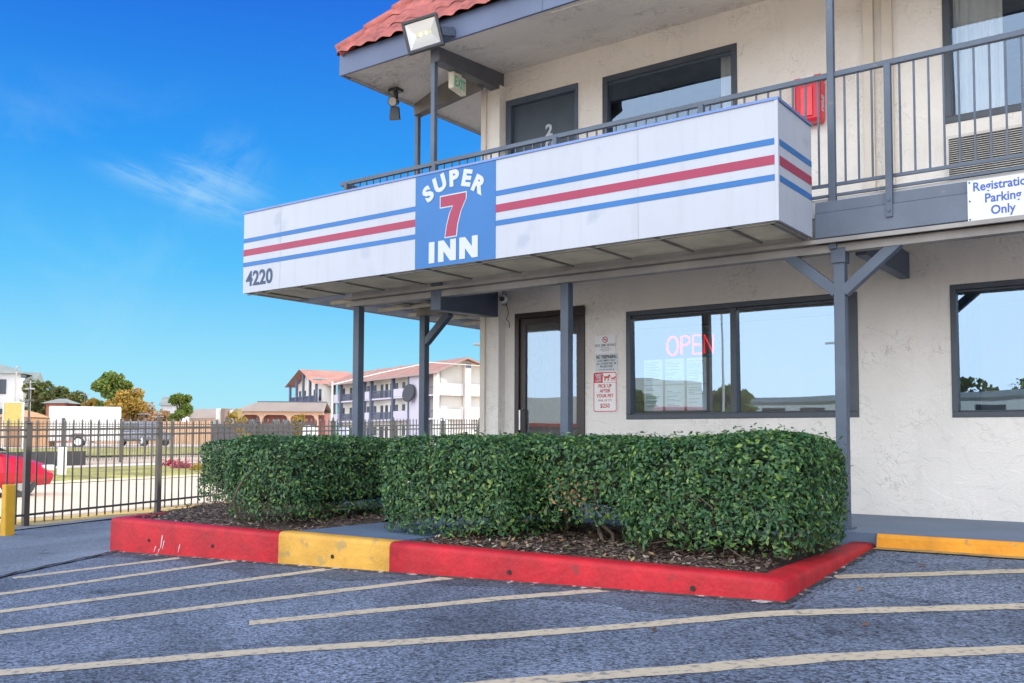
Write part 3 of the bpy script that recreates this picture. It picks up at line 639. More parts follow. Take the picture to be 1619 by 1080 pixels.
# beam from the porch edge to the wall, and the beam over the rear post
mb = MB(); mb.prism([(-6.56, 1.35), (-6.42, 1.345), (-6.42, 1.78), (-6.56, 1.78)], 7.49, 7.505)
a, b = [(-6.56, 7.506, 1.35), (-6.42, 7.506, 1.345), (-6.42, 7.506, 1.78), (-6.56, 7.506, 1.78)], [(-6.95, 9.09, 1.47), (-6.81, 9.09, 1.465), (-6.81, 9.09, 1.78), (-6.95, 9.09, 1.78)]
mb.add(a + b, [(0, 1, 2, 3), (7, 6, 5, 4), (0, 4, 5, 1), (1, 5, 6, 2), (2, 6, 7, 3), (3, 7, 4, 0)]); mb.build('porch_beam', SLATE, mo, bevel=.006)
mb = MB(); mb.box(-7.86, -7.0, 8.7, 8.84, 1.515, 1.69); mb.build('porch_beam', mat('worn_beam', (.22, .20, .17), .6, var=.3, vs=4), mo, bevel=.006)
mb = MB(); mb.box(-2.21, -2.12, 7.7, 9.09, 1.48, 1.72); mb.build('porch_beam', SLATE, mo, bevel=.006)
def brace(p0, p1, parent):
    MB().bar(p0, p1, .085, .085, up=(0, 1, 0)).build('brace', SLATE, parent, bevel=.005)
def post(x, y, z0, z1, w, braces=(), plate=True):
    o = MB().box(x - w / 2, x + w / 2, y - w / 2, y + w / 2, z0, z1).build('post', SLATE, mo, bevel=.005)
    if plate: MB().box(x - w * .85, x + w * .85, y - w * .85, y + w * .85, z0 - .004, z0 + .008).build('base_plate', SLATE, o)
    for b in braces: brace(b[0], b[1], o)
    return o
post(-7.69, 7.55, -.695, 1.487, .09)
post(-4.88, 7.55, -.695, 1.487, .09)
p4 = post(-2.283, 7.55, -.695, 1.52, .088, [((-2.31, 7.55, 1.17), (-2.73, 7.55, 1.53)), ((-2.255, 7.55, 1.17), (-1.81, 7.55, 1.545))])
MB().box(-2.34, -2.228, 7.49, 7.61, 1.40, 1.52).build('post_cap', SLATE, p4, bevel=.004)
post(-7.76, 8.75, -.695, 1.512, .09, [((-7.73, 8.75, 1.18), (-7.35, 8.75, 1.52))])
post(-6.566, 7.53, 1.935, 4.19, .055, plate=False)
post(-2.319, 7.495, 1.51, 4.23, .055, plate=False)
post(-7.82, 8.66, 1.935, 4.17, .055, plate=False)
# railing
rail = MB().box(-7.95, XR, 7.48, 7.525, 2.905, 2.945).box(-7.95, XR, 7.49, 7.515, 2.02, 2.045).box(-7.95, XR, 7.49, 7.515, 1.935, 1.957)
rail.box(-7.95, -7.905, 7.53, 14, 2.905, 2.945).box(-7.94, -7.915, 7.53, 14, 2.02, 2.045)
rail = rail.build('railing', SLATE, mo)
bal = None
for k in range(96):
    x = -7.86 + k * .1045
    if x > 2.0: break
    if min(abs(x - q) for q in (-7.81, -6.478, -4.943, -3.424, -1.873, -.34)) < .035: continue
    bal = MB().box(x - .007, x + .007, 7.496, 7.51, 2.046, 2.904).build('baluster', SLATE, rail)
for x in (-7.81, -6.478, -4.943, -3.424, -1.873, -.34):
    o = MB().box(x - .024, x + .024, 7.425, 7.475 + .003, 1.70, 2.90).tube([(x, 7.425, 1.83), (x, 7.417, 1.83)], .012, 8).tube([(x, 7.425, 1.75), (x, 7.417, 1.75)], .012, 8).build('rail_post', SLATE, rail)
mb = MB()
for k in range(40): y = 7.65 + k * .105; mb.box(-7.934, -7.92, y - .007, y + .007, 2.046, 2.904)
mb.build('side_balusters', SLATE, rail)

# windows and doors
def window(x0, x1, z0, z1, y, fw, glass, mull=(), name='window', curt=()):
    mb = MB(); d0, d1 = y - .012, y + .115
    mb.box(x0, x1, d0, d1, z1 - fw, z1).box(x0, x1, d0, d1, z0, z0 + fw).box(x0, x0 + fw, d0, d1, z0 + fw, z1 - fw).box(x1 - fw, x1, d0, d1, z0 + fw, z1 - fw)
    i0, i1 = fw * .45, fw
    mb.box(x0 + fw, x1 - fw, y + .02, y + .05, z1 - fw - i0, z1 - fw - .001).box(x0 + fw, x1 - fw, y + .02, y + .05, z0 + fw + .001, z0 + fw + i0 * .6)
    for mx_ in mull: mb.box(mx_ - fw * .6, mx_ + fw * .6, d0 + .004, d1 - .003, z0 + fw, z1 - fw)
    o = mb.build(name, WINFRAME, mo, bevel=.004)
    xs = [x0 + fw] + sorted(mull) + [x1 - fw]
    for a, b in zip(xs[:-1], xs[1:]):
        tl, yb_ = (.11, .112) if glass is GLASS_U else (.012, .05)
        MB().quad((a, y + yb_, z0 + fw), (b, y + yb_, z0 + fw), (b, y + yb_ - tl, z1 - fw), (a, y + yb_ - tl, z1 - fw)).build('glass_pane', glass, o, fix=False)
    for a, b in curt:
        mb = MB(); k = 60; vs = []
        for i in range(k + 1):
            x = a + (b - a) * i / k; yy = y + .16 + .022 * math.sin(i * 1.15) + .012 * math.sin(i * 2.9 + 1)
            vs += [(x, yy, z0 + .03), (x, yy, z1 - .02)]
        mb.add(vs, [(2 * i, 2 * i + 2, 2 * i + 3, 2 * i + 1) for i in range(k)]); mb.build('curtain', CURTAIN, o, smooth=True)
    return o
window(*W1, YW, .055, GLASS_L, (-3.846, -2.66))
window(*W2, YW, .05, GLASS_L, (-.53,))
window(*UW, YW, .065, GLASS_U, (), curt=((-4.03, -3.845),))
window(*UW2, YW, .06, GLASS_U, (), curt=((-1.74, -1.33),))
# grille of the through-wall cooling unit
mb = MB(); mb.box(AC[0], AC[1], 9.045, YW - .002, AC[2], AC[2] + .025).box(AC[0], AC[1], 9.045, YW - .002, AC[3] - .025, AC[3]).box(AC[0], AC[0] + .02, 9.045, YW - .002, AC[2] + .025, AC[3] - .025).box(AC[1] - .02, AC[1], 9.045, YW - .002, AC[2] + .025, AC[3] - .025).box(AC[0] + .02, AC[1] - .02, 9.085, YW - .003, AC[2] + .025, AC[3] - .025, 1)
for k in range(19):
    z = AC[2] + .035 + k * .0195; mb.add([(AC[0] + .02, 9.048, z), (AC[1] - .02, 9.048, z), (AC[1] - .02, 9.075, z + .011), (AC[0] + .02, 9.075, z + .011), (AC[0] + .02, 9.048, z - .005), (AC[1] - .02, 9.048, z - .005)], [(0, 1, 2, 3), (4, 5, 1, 0)])
mb.build('air_grille', [mat('grille_paint', (.55, .53, .49), .5), BLACKPL], mo)
# upper door
mb = MB(); fw = .075
mb.box(UD[0], UD[1], YW - .015, YW + .08, UD[3] - fw, UD[3]).box(UD[0], UD[0] + fw, YW - .015, YW + .08, UD[2], UD[3] - fw).box(UD[1] - .045, UD[1], YW - .015, YW + .08, UD[2], UD[3] - fw)
d = mb.build('door_frame', SLATE, mo, bevel=.004)
dl = MB().box(UD[0] + fw, UD[1] - .045, YW + .045, YW + .085, UD[2], UD[3] - fw - .004).build('door', DARKDOOR, mo)
mb = MB(); text_mb(mb, '2', .20, face_south(-6.16, YW + .042, 3.595), .003, .007); text_mb(mb, '0', .20, face_south(-6.16, YW + .042, 3.41), .003, .007); text_mb(mb, '1', .20, face_south(-6.16, YW + .042, 3.225), .003, .007)
mb.build('room_number', LETTER, dl)
MB().tube([(-6.62, YW + .045, 2.95), (-6.62, YW - .0, 2.95)], .028, 12).build('handle', CHROME, dl)
# lobby glass door
mb = MB(); a, b, c, e = DR
mb.box(a, b, YW - .02, YW + .09, e - .06, e).box(a, a + .06, YW - .02, YW + .09, c, e - .06).box(b - .06, b, YW - .02, YW + .09, c, e - .06)
mb.build('door_frame', BRONZE, mo, bevel=.004)
mb = MB(); a2, b2, e2 = a + .065, b - .065, e - .065
mb.box(a2, b2, YW + .01, YW + .055, e2 - .08, e2).box(a2, a2 + .075, YW + .01, YW + .055, c + .02, e2 - .08).box(b2 - .06, b2, YW + .01, YW + .055, c + .02, e2 - .08).box(a2 + .075, b2 - .06, YW + .01, YW + .055, c + .02, c + .25)
dg = mb.build('glass_door', BRONZE, mo, bevel=.003)
MB().quad((a2 + .07, YW + .035, c + .24), (b2 - .05, YW + .035, c + .24), (b2 - .05, YW + .035, e2 - .07), (a2 + .07, YW + .035, e2 - .07)).build('glass_pane', GLASS_D, dg, fix=False)
MB().tube([(a2 + .038, YW + .01, .35), (a2 + .038, YW - .05, .33), (a2 + .038, YW - .05, .10), (a2 + .038, YW + .01, .08)], .013, 8).build('handle', CHROME, dg)
MB().box(a2 + .01, b2 - .01, YW - .03, YW - .008, .03, .055).build('push_bar', BRONZE, dg)
MB().box(b - .12, b + .01, YW - .07, YW - .021, e - .09, e + .02).build('door_closer', BRONZE, dg)
# roof: fascia, soffit, tiles
EX, EY, EZ0, EZ1 = -7.87, 7.40, 4.15, 4.395
mb = MB(); mb.box(EX, XR, EY - .03, EY, EZ0, EZ1); mb.box(EX, EX + .03, EY + .001, 18, EZ0, EZ1); 
for x in (-5.05, -1.6): mb.box(x - .004, x + .004, EY - .034, EY - .0305, EZ0, EZ1)
mb.build('fascia', mat('fascia_paint', (.085, .115, .20), .5, var=.1, vs=2), mo)
mb = MB(); A_, B_, C_, D_, E2, F2 = (EX + .03, EY, EZ0 + .02), (XR, EY, EZ0 + .02), (XR, YW, 4.48), (-6.95, YW, 4.48), (EX + .03, 18, EZ0 + .02), (-6.95, 18, 4.48)
mb.quad(A_, B_, C_, D_).quad(A_, D_, F2, E2); mb.build('soffit', SOFFIT, mo, fix=False)
mb = MB(); mb.add([(-6.60, 7.5, 4.04), (-6.47, 7.5, 4.04), (-6.47, 7.5, 4.25), (-6.60, 7.5, 4.25), (-6.93, 9.1, 4.27), (-6.80, 9.1, 4.27), (-6.80, 9.1, 4.50), (-6.93, 9.1, 4.50)], [(0, 1, 2, 3), (7, 6, 5, 4), (0, 4, 5, 1), (1, 5, 6, 2), (2, 6, 7, 3), (3, 7, 4, 0)])
mb.build('roof_beam', mat('beam_dark', (.085, .09, .105), .6, var=.15, vs=4), mo, bevel=.005)
mb = MB(); mb.add([(-7.84, 8.6, 4.03), (-6.82, 8.6, 4.17), (-6.82, 8.6, 4.42), (-7.84, 8.6, 4.25), (-7.84, 8.72, 4.03), (-6.82, 8.72, 4.17), (-6.82, 8.72, 4.42), (-7.84, 8.72, 4.25)], [(0, 1, 2, 3), (7, 6, 5, 4), (0, 4, 5, 1), (1, 5, 6, 2), (2, 6, 7, 3), (3, 7, 4, 0)])
mb.build('roof_beam', mat('beam_dusty', (.17, .155, .14), .7, var=.25, vs=4), mo, bevel=.005)
SL = 1.14; RUN = 1.45
def tiles(axis):
    """barrel tiles in lapped courses on one roof slope"""
    mb = MB(); course = .30; nc = 8; pitch = .22; per = 8
    L0 = EX + .03; length = (XR - L0) if axis == 'x' else 10.5
    n = int(length / pitch * per)
    run = course / math.sqrt(1 + SL * SL)
    for c in range(nc):
        vs = []
        for i in range(n + 1):
            s = i * pitch / per; ph = (i % per) / per; h = .027 * (math.sin(ph * 2 * math.pi) * .5 + .5) ** .8
            h += .004 * math.sin(c * 2.1 + (i // per) * 1.7)
            for t, lift in ((c * run - .02, .030), (c * run + .004, .052), ((c + 1) * run + .01, .020)):
                off = t; z = EZ1 - .02 + t * SL + (lift + h) * .75
                hh = (lift + h) * .6
                q = (L0 + s, EY - .06 + off - hh, z) if axis == 'x' else (EX + .02 + off - hh, EY - .05 + s, z)
                # keep inside the hip
                if axis == 'x' and q[0] < L0 + off: q = (L0 + off, q[1], z)
                if axis == 'y' and q[1] < EY - .05 + off: q = (q[0], EY - .05 + off, z)
                vs.append(q)
        mb.add(vs, [(3 * i + k, 3 * i + 3 + k, 3 * i + 4 + k, 3 * i + 1 + k) for i in range(n) for k in range(2)])
    return mb
rf = tiles('x').build('roof_tiles', TILE, mo, smooth=True, fix=True)
rf2 = tiles('y').build('roof_tiles', TILE, mo, smooth=True, fix=True)
mb = MB()
for k in range(7):
    t0, t1 = k * .225 - .03, k * .225 + .26
    p0 = Vector((EX + .05 + t0, EY - .03 + t0, EZ1 + .01 + t0 * SL + .05)); p1 = Vector((EX + .05 + t1, EY - .03 + t1, EZ1 + .01 + t1 * SL + .028))
    mb.tube([p0, p1], .08, 12, r1=.062)
mb.build('hip_tiles', TILE, mo, smooth=True)
mb = MB(); zt = EZ1 + 8 * .30 / math.sqrt(1 + SL * SL) * SL + .02; rt_ = 8 * .30 / math.sqrt(1 + SL * SL)
mb.add([(EX + rt_, EY + rt_, zt), (XR, EY + rt_, zt), (XR, 18, zt), (EX + rt_, 18, zt)], [(0, 1, 2, 3)])
mb.add([(EX, EY, EZ1 - .01), (XR, EY, EZ1 - .01), (XR, EY + rt_, zt - .03), (EX + rt_, EY + rt_, zt - .03)], [(0, 1, 2, 3)])
mb.add([(EX, EY, EZ1 - .01), (EX + rt_, EY + rt_, zt - .03), (EX + rt_, 18, zt - .03), (EX, 18, EZ1 - .01)], [(0, 1, 2, 3)])
mb.build('roof_deck', mat('roof_felt', (.08, .06, .055), .9), mo)
mb = MB(); mb.tube([(EX + .06, EY + .1, EZ0 + .0), (EX + .06, 13, EZ0 + .0)], .012, 6)
mb.build('conduit', GREYPL, mo)
MB().tube([(-5.0, 7.46, 4.155), (-4.1, 7.5, 4.16), (-3.4, 7.9, 4.2)], .006, 5).build('loose_cable', WHITEPL, mo)

# ------------------------------------------------------------------ marquee sign
SX0, SX1, SY, SYB, SZ0, SZ1 = -8.625, -2.459, 6.665, 7.42, 1.61, 2.508
sg = thing('motel_sign', 'long white boxed marquee sign with blue and red stripes along the balcony', 'sign', (-5.5, 6.67, 1.61))
MB().box(SX0, SX1, SY, SY + .03, SZ0, SZ1).build('front_panel', SIGNWHITE, sg)
mb = MB(); mb.add([(SX1 - .03, SY + .031, SZ0 + .002), (SX1 - .002, SY + .031, SZ0 + .002), (SX1 - .002, SYB, SZ0 + .0), (SX1 - .03, SYB, SZ0), (SX1 - .03, SY + .031, SZ1 - .002), (SX1 - .002, SY + .031, SZ1 - .002), (SX1 - .002, SYB, SZ1 - .002), (SX1 - .03, SYB, SZ1 - .002)], [(0, 3, 2, 1), (4, 5, 6, 7), (0, 1, 5, 4), (1, 2, 6, 5), (2, 3, 7, 6), (3, 0, 4, 7)])
mb.build('end_panel', SIGNWHITE, sg)
MB().box(SX0 + .002, SX0 + .03, SY + .031, 14, SZ0, SZ1 - .002).build('side_panel', SIGNWHITE, sg)
MB().box(SX1 - .02, SX1 + .006, SY - .006, SY + .02, SZ0 - .004, SZ1).build('corner_trim', SIGNWHITE, sg)
CAPM = mat('cap_blue', (.12, .20, .42), .4, metal=.2, var=.1, vs=3)
mb = MB(); mb.box(SX0 - .008, SX1 + .01, SY - .01, SY + .045, SZ1 + .001, SZ1 + .022).box(SX1 - .035, SX1 + .01, SY + .046, SYB, SZ1 + .001, SZ1 + .022); mb.build('cap_flashing', CAPM, sg)
H = SZ1 - SZ0
def zf(f): return SZ1 - f * H
BX0, BX1 = -6.036, -5.068
for m_, f0, f1 in ((SIGNBLUE, .315, .368), (SIGNRED, .455, .534), (SIGNBLUE, .617, .670)):
    mb = MB()
    mb.box(SX0, BX0 - .001, SY - .003, SY - .0002, zf(f1), zf(f0)).box(BX1 + .001, SX1 - .025, SY - .003, SY - .0002, zf(f1), zf(f0)).box(SX1 - .0018, SX1 + .001, SY + .03, SYB - .004, zf(f1), zf(f0))
    mb.build('stripe', m_, sg)
MB().box(BX0, BX1, SY - .004, SY - .0002, SZ0 + .002, SZ1 - .001).build('logo_panel', SIGNBLUE, sg)
mb = MB(); mb.box(BX0, BX1, SY - .0046, SY - .0041, 2.07, 2.072); mb.build('panel_seam', mat('seam', (.03, .14, .42), .5), sg)
for x in (-8.0, -3.62): MB().box(x - .003, x, SY - .0012, SY - .0003, SZ0, SZ1).build('panel_seam', mat('seam_pale', (.30, .32, .36), .6), sg)
cxm = (BX0 + BX1) / 2
# SUPER on an arc: each letter set round a circle
PW = BX1 - BX0
for ch, fx_, fz_, ang in (('S', .165, .205, 36), ('U', .318, .118, 19), ('P', .495, .088, 3), ('E', .655, .115, -13), ('R', .80, .205, -30)):
    mb = MB(); M = Matrix.Translation((BX0 + fx_ * PW, SY - .0065, SZ1 - fz_ * H)) @ Matrix.Rotation(-R(ang), 4, 'Y') @ Matrix.Rotation(R(90), 4, 'X') @ Matrix.Translation((0, -.073, 0))
    text_mb(mb, ch, .20, M, .0015, .011, sx=1.08); mb.build('sign_letter', LETTER, sg)
# INN, cut from block strokes
z0, z1 = SZ1 - .957 * H, SZ1 - .733 * H
def blk(mb, pts): mb.prism(pts, SY - .008, SY - .0045)
x = -5.857; mb = MB(); blk(mb, [(x, z0), (x + .07, z0), (x + .07, z1), (x, z1)]); mb.build('sign_letter', LETTER, sg)
for x in (-5.742, -5.484):
    w = .217; s_ = .068; mb = MB()
    blk(mb, [(x, z0), (x + s_, z0), (x + s_, z1 - .105), (x + w - s_, z0), (x + w, z0), (x + w, z1), (x + w - s_, z1), (x + w - s_, z0 + .105), (x + s_, z1), (x, z1)]); mb.build('sign_letter', LETTER, sg)
def seven(g):
    z7, z6 = SZ1 - .27 * H, SZ1 - .70 * H; l, r = -5.715, -5.412
    return [(l - g, z7 + g), (r + g, z7 + g), (r + g, z7 - .055), (r - .06 + g, z7 - .16), (r - .10 + g, z7 - .28), (r - .115 + g, z6 - g), (l + .06 - g, z6 - g), (l + .08 - g, z7 - .28), (l + .115 - g, z7 - .17), (l + .155 - g * 1.2, z7 - .098 - g), (l - g, z7 - .098 - g)]
mb = MB(); mb.prism(seven(.011), SY - .006, SY - .0042); mb.build('numeral_outline', LETTER, sg)
mb = MB(); mb.prism(seven(0), SY - .009, SY - .0062); mb.build('numeral', SIGNRED, sg)
mb = MB(); text_mb(mb, '4220', .225, face_south(-8.57, SY - .002, 1.69), .0012, .006, 'LEFT', sx=1.0); mb.build('street_number', NAVY, sg)
# open metal underside
mb = MB(); Y0, Y1, zb = SY + .032, 7.41, SZ0 + .012
step = .027
mb2 = MB(); x = SX0 + .04; k = 0
while x < SX1 - .06:
    mb2.add([(x, Y0, zb + .001), (x + .020, Y0, zb + .005), (x + .020, Y1, zb + .005), (x, Y1, zb + .001)], [(0, 1, 2, 3)]); x += step
y = Y0
while y < Y1:
    mb2.add([(SX0 + .04, y, zb + .006), (SX1 - .05, y, zb + .006), (SX1 - .05, y + .006, zb + .007), (SX0 + .04, y + .006, zb + .007)], [(0, 1, 2, 3)]); y += .035
mb2.build('mesh_grate', GRATE, sg, fix=False)
mb2 = MB(); y = 7.42
while y < 13.5:
    mb2.add([(SX0 + .04, y, zb + .001), (-7.0, y, zb + .001), (-7.0, y + .0085, zb + .004), (SX0 + .04, y + .0085, zb + .004)], [(0, 1, 2, 3)]); y += .016
mb2.build('mesh_grate', mat('grate_dull', (.42, .38, .33), .6, metal=.2, var=.2), sg, fix=False)
for k in range(10): 
    x = -2.88 - .612 * k
    if x > SX0 + .1: mb.box(x - .018, x + .018, Y0, Y1, zb - .028, zb - .0005)
mb = MB()
for k in range(10):
    x = -2.88 - .612 * k
    if x > SX0 + .1: mb.box(x - .011, x + .011, Y0, Y1, zb - .014, zb - .0005)
mb.box(SX0 + .032, SX1 - .04, Y0 - .0, Y0 + .025, zb - .03, zb - .0265).box(SX1 - .075, SX1 - .036, Y0, Y1, zb - .03, zb - .0006)
mb.build('angle_iron', mat('angle_paint', (.20, .185, .16), .5, var=.2), sg)
MB().box(SX0 + .035, SX1 - .035, Y0 + .01, Y1, SZ0 + .20, SZ0 + .21).build('inner_tray', mat('tray', (.16, .15, .13), .7), sg)

# ------------------------------------------------------------------ fittings on the building
t = thing('floodlight', 'big square white faced floodlight hung under the roof corner fascia', 'floodlight', (-6.38, 7.2, 4.2))
Mx = Matrix.Translation((-6.375, 7.12, 4.175)) @ Matrix.Rotation(R(26), 4, 'Z') @ Matrix.Rotation(R(-13), 4, 'Y') @ Matrix.Rotation(R(6), 4, 'X')
w, h = .195, .168
mb = MB(); mb.box(-w, w, -.012, .05, h - .03, h).box(-w, w, -.012, .05, -h, -h + .03).box(-w, -w + .03, -.012, .05, -h + .03, h - .03).box(w - .03, w, -.012, .05, -h + .03, h - .03).box(-w + .03, w - .03, .045, .09, -h + .03, h - .03)
for k in range(7): mb.box(-w + .06 + k * .05, -w + .066 + k * .05, .091, .12, -h + .05, h - .05)
mb.xf(Mx).build('housing', mat('lamp_grey', (.022, .027, .033), .5), t, bevel=.006)
mb = MB(); a = (w - .03, h - .03); b = (.085, .03)
P = [(-a[0], .012, -a[1]), (a[0], .012, -a[1]), (a[0], .012, a[1]), (-a[0], .012, a[1]), (-b[0], .043, -b[1] + .02), (b[0], .043, -b[1] + .02), (b[0], .043, b[1]), (-b[0], .043, b[1])]
mb.add(P, [(0, 1, 5, 4), (1, 2, 6, 5), (2, 3, 7, 6), (3, 0, 4, 7), (4, 5, 6, 7)]); mb.xf(Mx).build('reflector', mat('reflector', (.62, .60, .56), .3, metal=.55, var=.05), t)
mb = MB()
for k in (-1, 0, 1): mb.box(k * .062 - .016, k * .062 + .016, .036, .042, -.01, .035)
mb.xf(Mx).build('lamp_chip', mat('phosphor', (.75, .68, .25), .5), t)
MB().quad((-w + .032, .006, -h + .032), (w - .032, .006, -h + .032), (w - .032, .006, h - .032), (-w + .032, .006, h - .032)).xf(Mx).build('glass_cover', mat_glass('lamp_glass', .06, (.95, .95, .95)), t, fix=False)
mb = MB(); mb.bar((-6.20, 7.22, 4.19), (-6.16, 7.36, 4.22), .05, .09).bar((-6.38, 7.22, 4.21), (-6.36, 7.37, 4.25), .10, .06); mb.build('bracket', SLATE, t)

t = thing('spotlight', 'small dark twin flood lamp fixed under the left eave', 'lamp', (-7.68, 8.1, 4.13))
mb = MB(); mb.box(-7.76, -7.62, 8.06, 8.18, 4.15, 4.185).tube([(-7.69, 8.12, 4.15), (-7.69, 8.12, 4.08)], .03, 10)
mb.build('base', BLACKPL, t)
M = Matrix.Translation((-7.70, 8.10, 4.02)) @ Matrix.Rotation(R(25), 4, 'Z')
MB().tube([(0, .07, .03), (0, -.06, -.01)], .045, 14, r1=.06).xf(M).build('lamp_head', BLACKPL, t)
MB().tube([(0, -.0605, -.0102), (0, -.064, -.0113)], .05, 14).xf(M).build('lens', mat('lens', (.35, .34, .30), .2), t)
MB().prism([(-.05, -.21), (.075, -.21), (.06, -.06), (-.035, -.06)], -.03, .03).xf(M).build('shade', BLACKPL, t)

t = thing('exit_sign', 'cream exit sign with green letters hanging under the balcony roof beam', 'sign', (-6.72, 8.1, 4.07))
ang = math.atan2(-.24, 1.6)
M = Matrix.Translation((-6.70, 8.08, 4.015)) @ Matrix.Rotation(R(90) + .2, 4, 'Z')
MB().box(-.15, .15, -.035, .035, -.095, .095).xf(M).build('case', mat('sign_cream', (.72, .70, .55), .5), t, bevel=.008)
mb = MB(); text_mb(mb, 'EXIT', .16, M @ Matrix.Translation((0, -.037, -.058)) @ Matrix.Rotation(R(90), 4, 'X'), .001, .004, sx=.78); mb.build('exit_lettering', mat('exit_green', (.12, .50, .36), .5), t)
MB().box(-.05, .05, -.03, .03, .096, .12).xf(M).build('canopy', mat('sign_cream', (.7, .7, .5)), t)

t = thing('extinguisher_cabinet', 'red fire extinguisher box on the upper wall behind the balcony railing', 'fire box', (-3.0, 9.05, 3.08))
REDPL = mat('red_plastic', (.62, .012, .04), .35, var=.06)
MB().box(-3.13, -2.865, 8.93, YW - .003, 3.08, 3.50).build('case', REDPL, t, bevel=.03)
MB().box(-3.06, -2.94, 8.915, 8.929, 3.13, 3.42).build('door_panel', mat('red_clear', (.85, .03, .05), .2), t, bevel=.005)
MB().box(-3.06, -2.94, 8.96, 9.06, 3.501, 3.545).build('label_plate', WHITEPL, t)
mb = MB(); mb.box(-3.13, -3.065, 8.95, 9.08, 3.501, 3.53).box(-2.935, -2.865, 8.95, 9.08, 3.501, 3.535); mb.build('hinge_lug', REDPL, t)
mb = MB(); text_mb(mb, 'FIRE', .09, Matrix.Translation((-2.8635, 9.02, 3.17)) @ Matrix.Rotation(R(90), 4, 'Z') @ Matrix.Rotation(R(90), 4, 'X') @ Matrix.Rotation(R(90), 4, 'Z'), .0008, .003, 'LEFT'); mb.build('lettering', LETTER, t)

t = thing('security_camera', 'white dome security camera at the end of the dark beam beside the glass door', 'camera', (-6.72, 9.0, 1.67))
mb = MB(); mb.box(-6.80, -6.74, 9.03, 9.095, 1.60, 1.78).bar((-6.76, 9.05, 1.70), (-6.70, 8.97, 1.67), .04); mb.build('mount', GREYPL, t)
mb = MB(); U = 14; vs = []
for i in range(9):
    la = -math.pi / 2 + math.pi * i / 8
    for j in range(U): vs.append((-6.685 + .055 * math.cos(la) * math.cos(j * 2 * math.pi / U), 8.95 + .055 * math.cos(la) * math.sin(j * 2 * math.pi / U), 1.66 + .055 * math.sin(la)))
mb.add(vs, [(i * U + j, i * U + (j + 1) % U, (i + 1) * U + (j + 1) % U, (i + 1) * U + j) for i in range(8) for j in range(U)])
mb.build('dome', WHITEPL, t, smooth=True)
MB().tube([(-6.672, 8.915, 1.658), (-6.665, 8.893, 1.655)], .03, 12).build('lens', BLACKPL, t)
MB().tube([(-6.70, 9.03, 1.62), (-6.69, 9.06, 1.50), (-6.72, 9.06, 1.43), (-6.68, 9.06, 1.40), (-6.68, 9.07, 1.33)], .005, 5).build('cable', BLACKPL, t)

# wall signs
def plate(mb, x0, x1, z0, z1, y, th=.004, r=.0):
    if r == 0: mb.box(x0, x1, y - th, y, z0, z1)
    else:
        pts = []
        for cx_, cz_, a0 in ((x1 - r, z1 - r, 0), (x0 + r, z1 - r, 90), (x0 + r, z0 + r, 180), (x1 - r, z0 + r, 270)):
            for k in range(5): a = R(a0 + k * 22.5); pts.append((cx_ + r * math.cos(a), cz_ + r * math.sin(a)))
        mb.prism(pts, y - th, y)
    return mb
def ring(mb, cx_, cz_, r0, r1, y, th=.0012, n=28):
    vs = []
    for k in range(n):
        a = k * 2 * math.pi / n
        for r in (r0, r1): vs.append((cx_ + r * math.cos(a), y, cz_ + r * math.sin(a)))
    mb.add(vs, [(2 * k, 2 * k + 1, (2 * k + 3) % (2 * n), (2 * k + 2) % (2 * n)) for k in range(n)])
YS = YW - .003
t = thing('no_smoking_sign', 'small white no smoking plate, topmost of the three signs beside the lobby window', 'sign', (-5.36, YS, .955), 'wall signs beside the glass door')
plate(MB(), -5.495, -5.23, .955, 1.158, YS).build('plate', mat('plate_white', (.72, .73, .73), .5, var=.03), t)
mb = MB(); ring(mb, -5.365, 1.108, .026, .035, YS - .0052); mb.bar((-5.387, YS - .0056, 1.13), (-5.343, YS - .0056, 1.086), .007, .001, up=(0, 1, 0)); mb.build('ban_symbol', SIGNR, t)
mb = MB(); mb.box(-5.385, -5.345, YS - .0049, YS - .0043, 1.103, 1.113)
text_mb(mb, 'NO SMOKING', .043, face_south(-5.363, YS - .005, 1.032), .0005, .0006, sx=.98)
for z, s in ((1.012, 'WITHIN 15 FEET'), (.994, 'OF ANY ENTRANCE'), (.976, 'THANK YOU')): text_mb(mb, s, .016, face_south(-5.363, YS - .005, z), .0004, 0)
mb.build('lettering', mat('print_grey', (.16, .16, .17), .5), t)
t = thing('no_trespassing_sign', 'pale grey no trespassing plate, middle of the three signs beside the lobby window', 'sign', (-5.35, YS, .755), 'wall signs beside the glass door')
plate(MB(), -5.49, -5.207, .757, .948, YS).build('plate', mat('plate_grey', (.56, .60, .63), .5, var=.04), t)
mb = MB(); text_mb(mb, 'NO TRESPASSING', .052, face_south(-5.348, YS - .005, .897), .0006, .002, sx=.64)
for z, s in ((.862, 'CUSTOMERS ONLY'), (.828, 'ALL OTHERS WILL BE'), (.795, 'PROSECUTED')): text_mb(mb, s, .034, face_south(-5.348, YS - .005, z), .0005, .0003, sx=.78)
text_mb(mb, 'Section 30.05 Texas Penal Code', .019, face_south(-5.348, YS - .005, .767), .0004, 0, sx=.8)
mb.build('lettering', SIGNK, t)
t = thing('pet_waste_sign', 'white rounded sign with red border reading pick up after your pet', 'sign', (-5.365, YS, .29), 'wall signs beside the glass door')
plate(MB(), -5.525, -5.207, .288, .752, YS - .002, .004, .03).build('plate', WHITEPL, t)
mb = MB()
def rr(x0, x1, z0, z1, r):
    p = []
    for cx_, cz_, a0 in ((x1 - r, z1 - r, 0), (x0 + r, z1 - r, 90), (x0 + r, z0 + r, 180), (x1 - r, z0 + r, 270)):
        for k in range(5): a = R(a0 + k * 22.5); p.append((cx_ + r * math.cos(a), cz_ + r * math.sin(a)))
    return p
yo = YS - .0066
a, b = rr(-5.515, -5.217, .298, .742, .026), rr(-5.505, -5.227, .308, .732, .018); n = len(a)
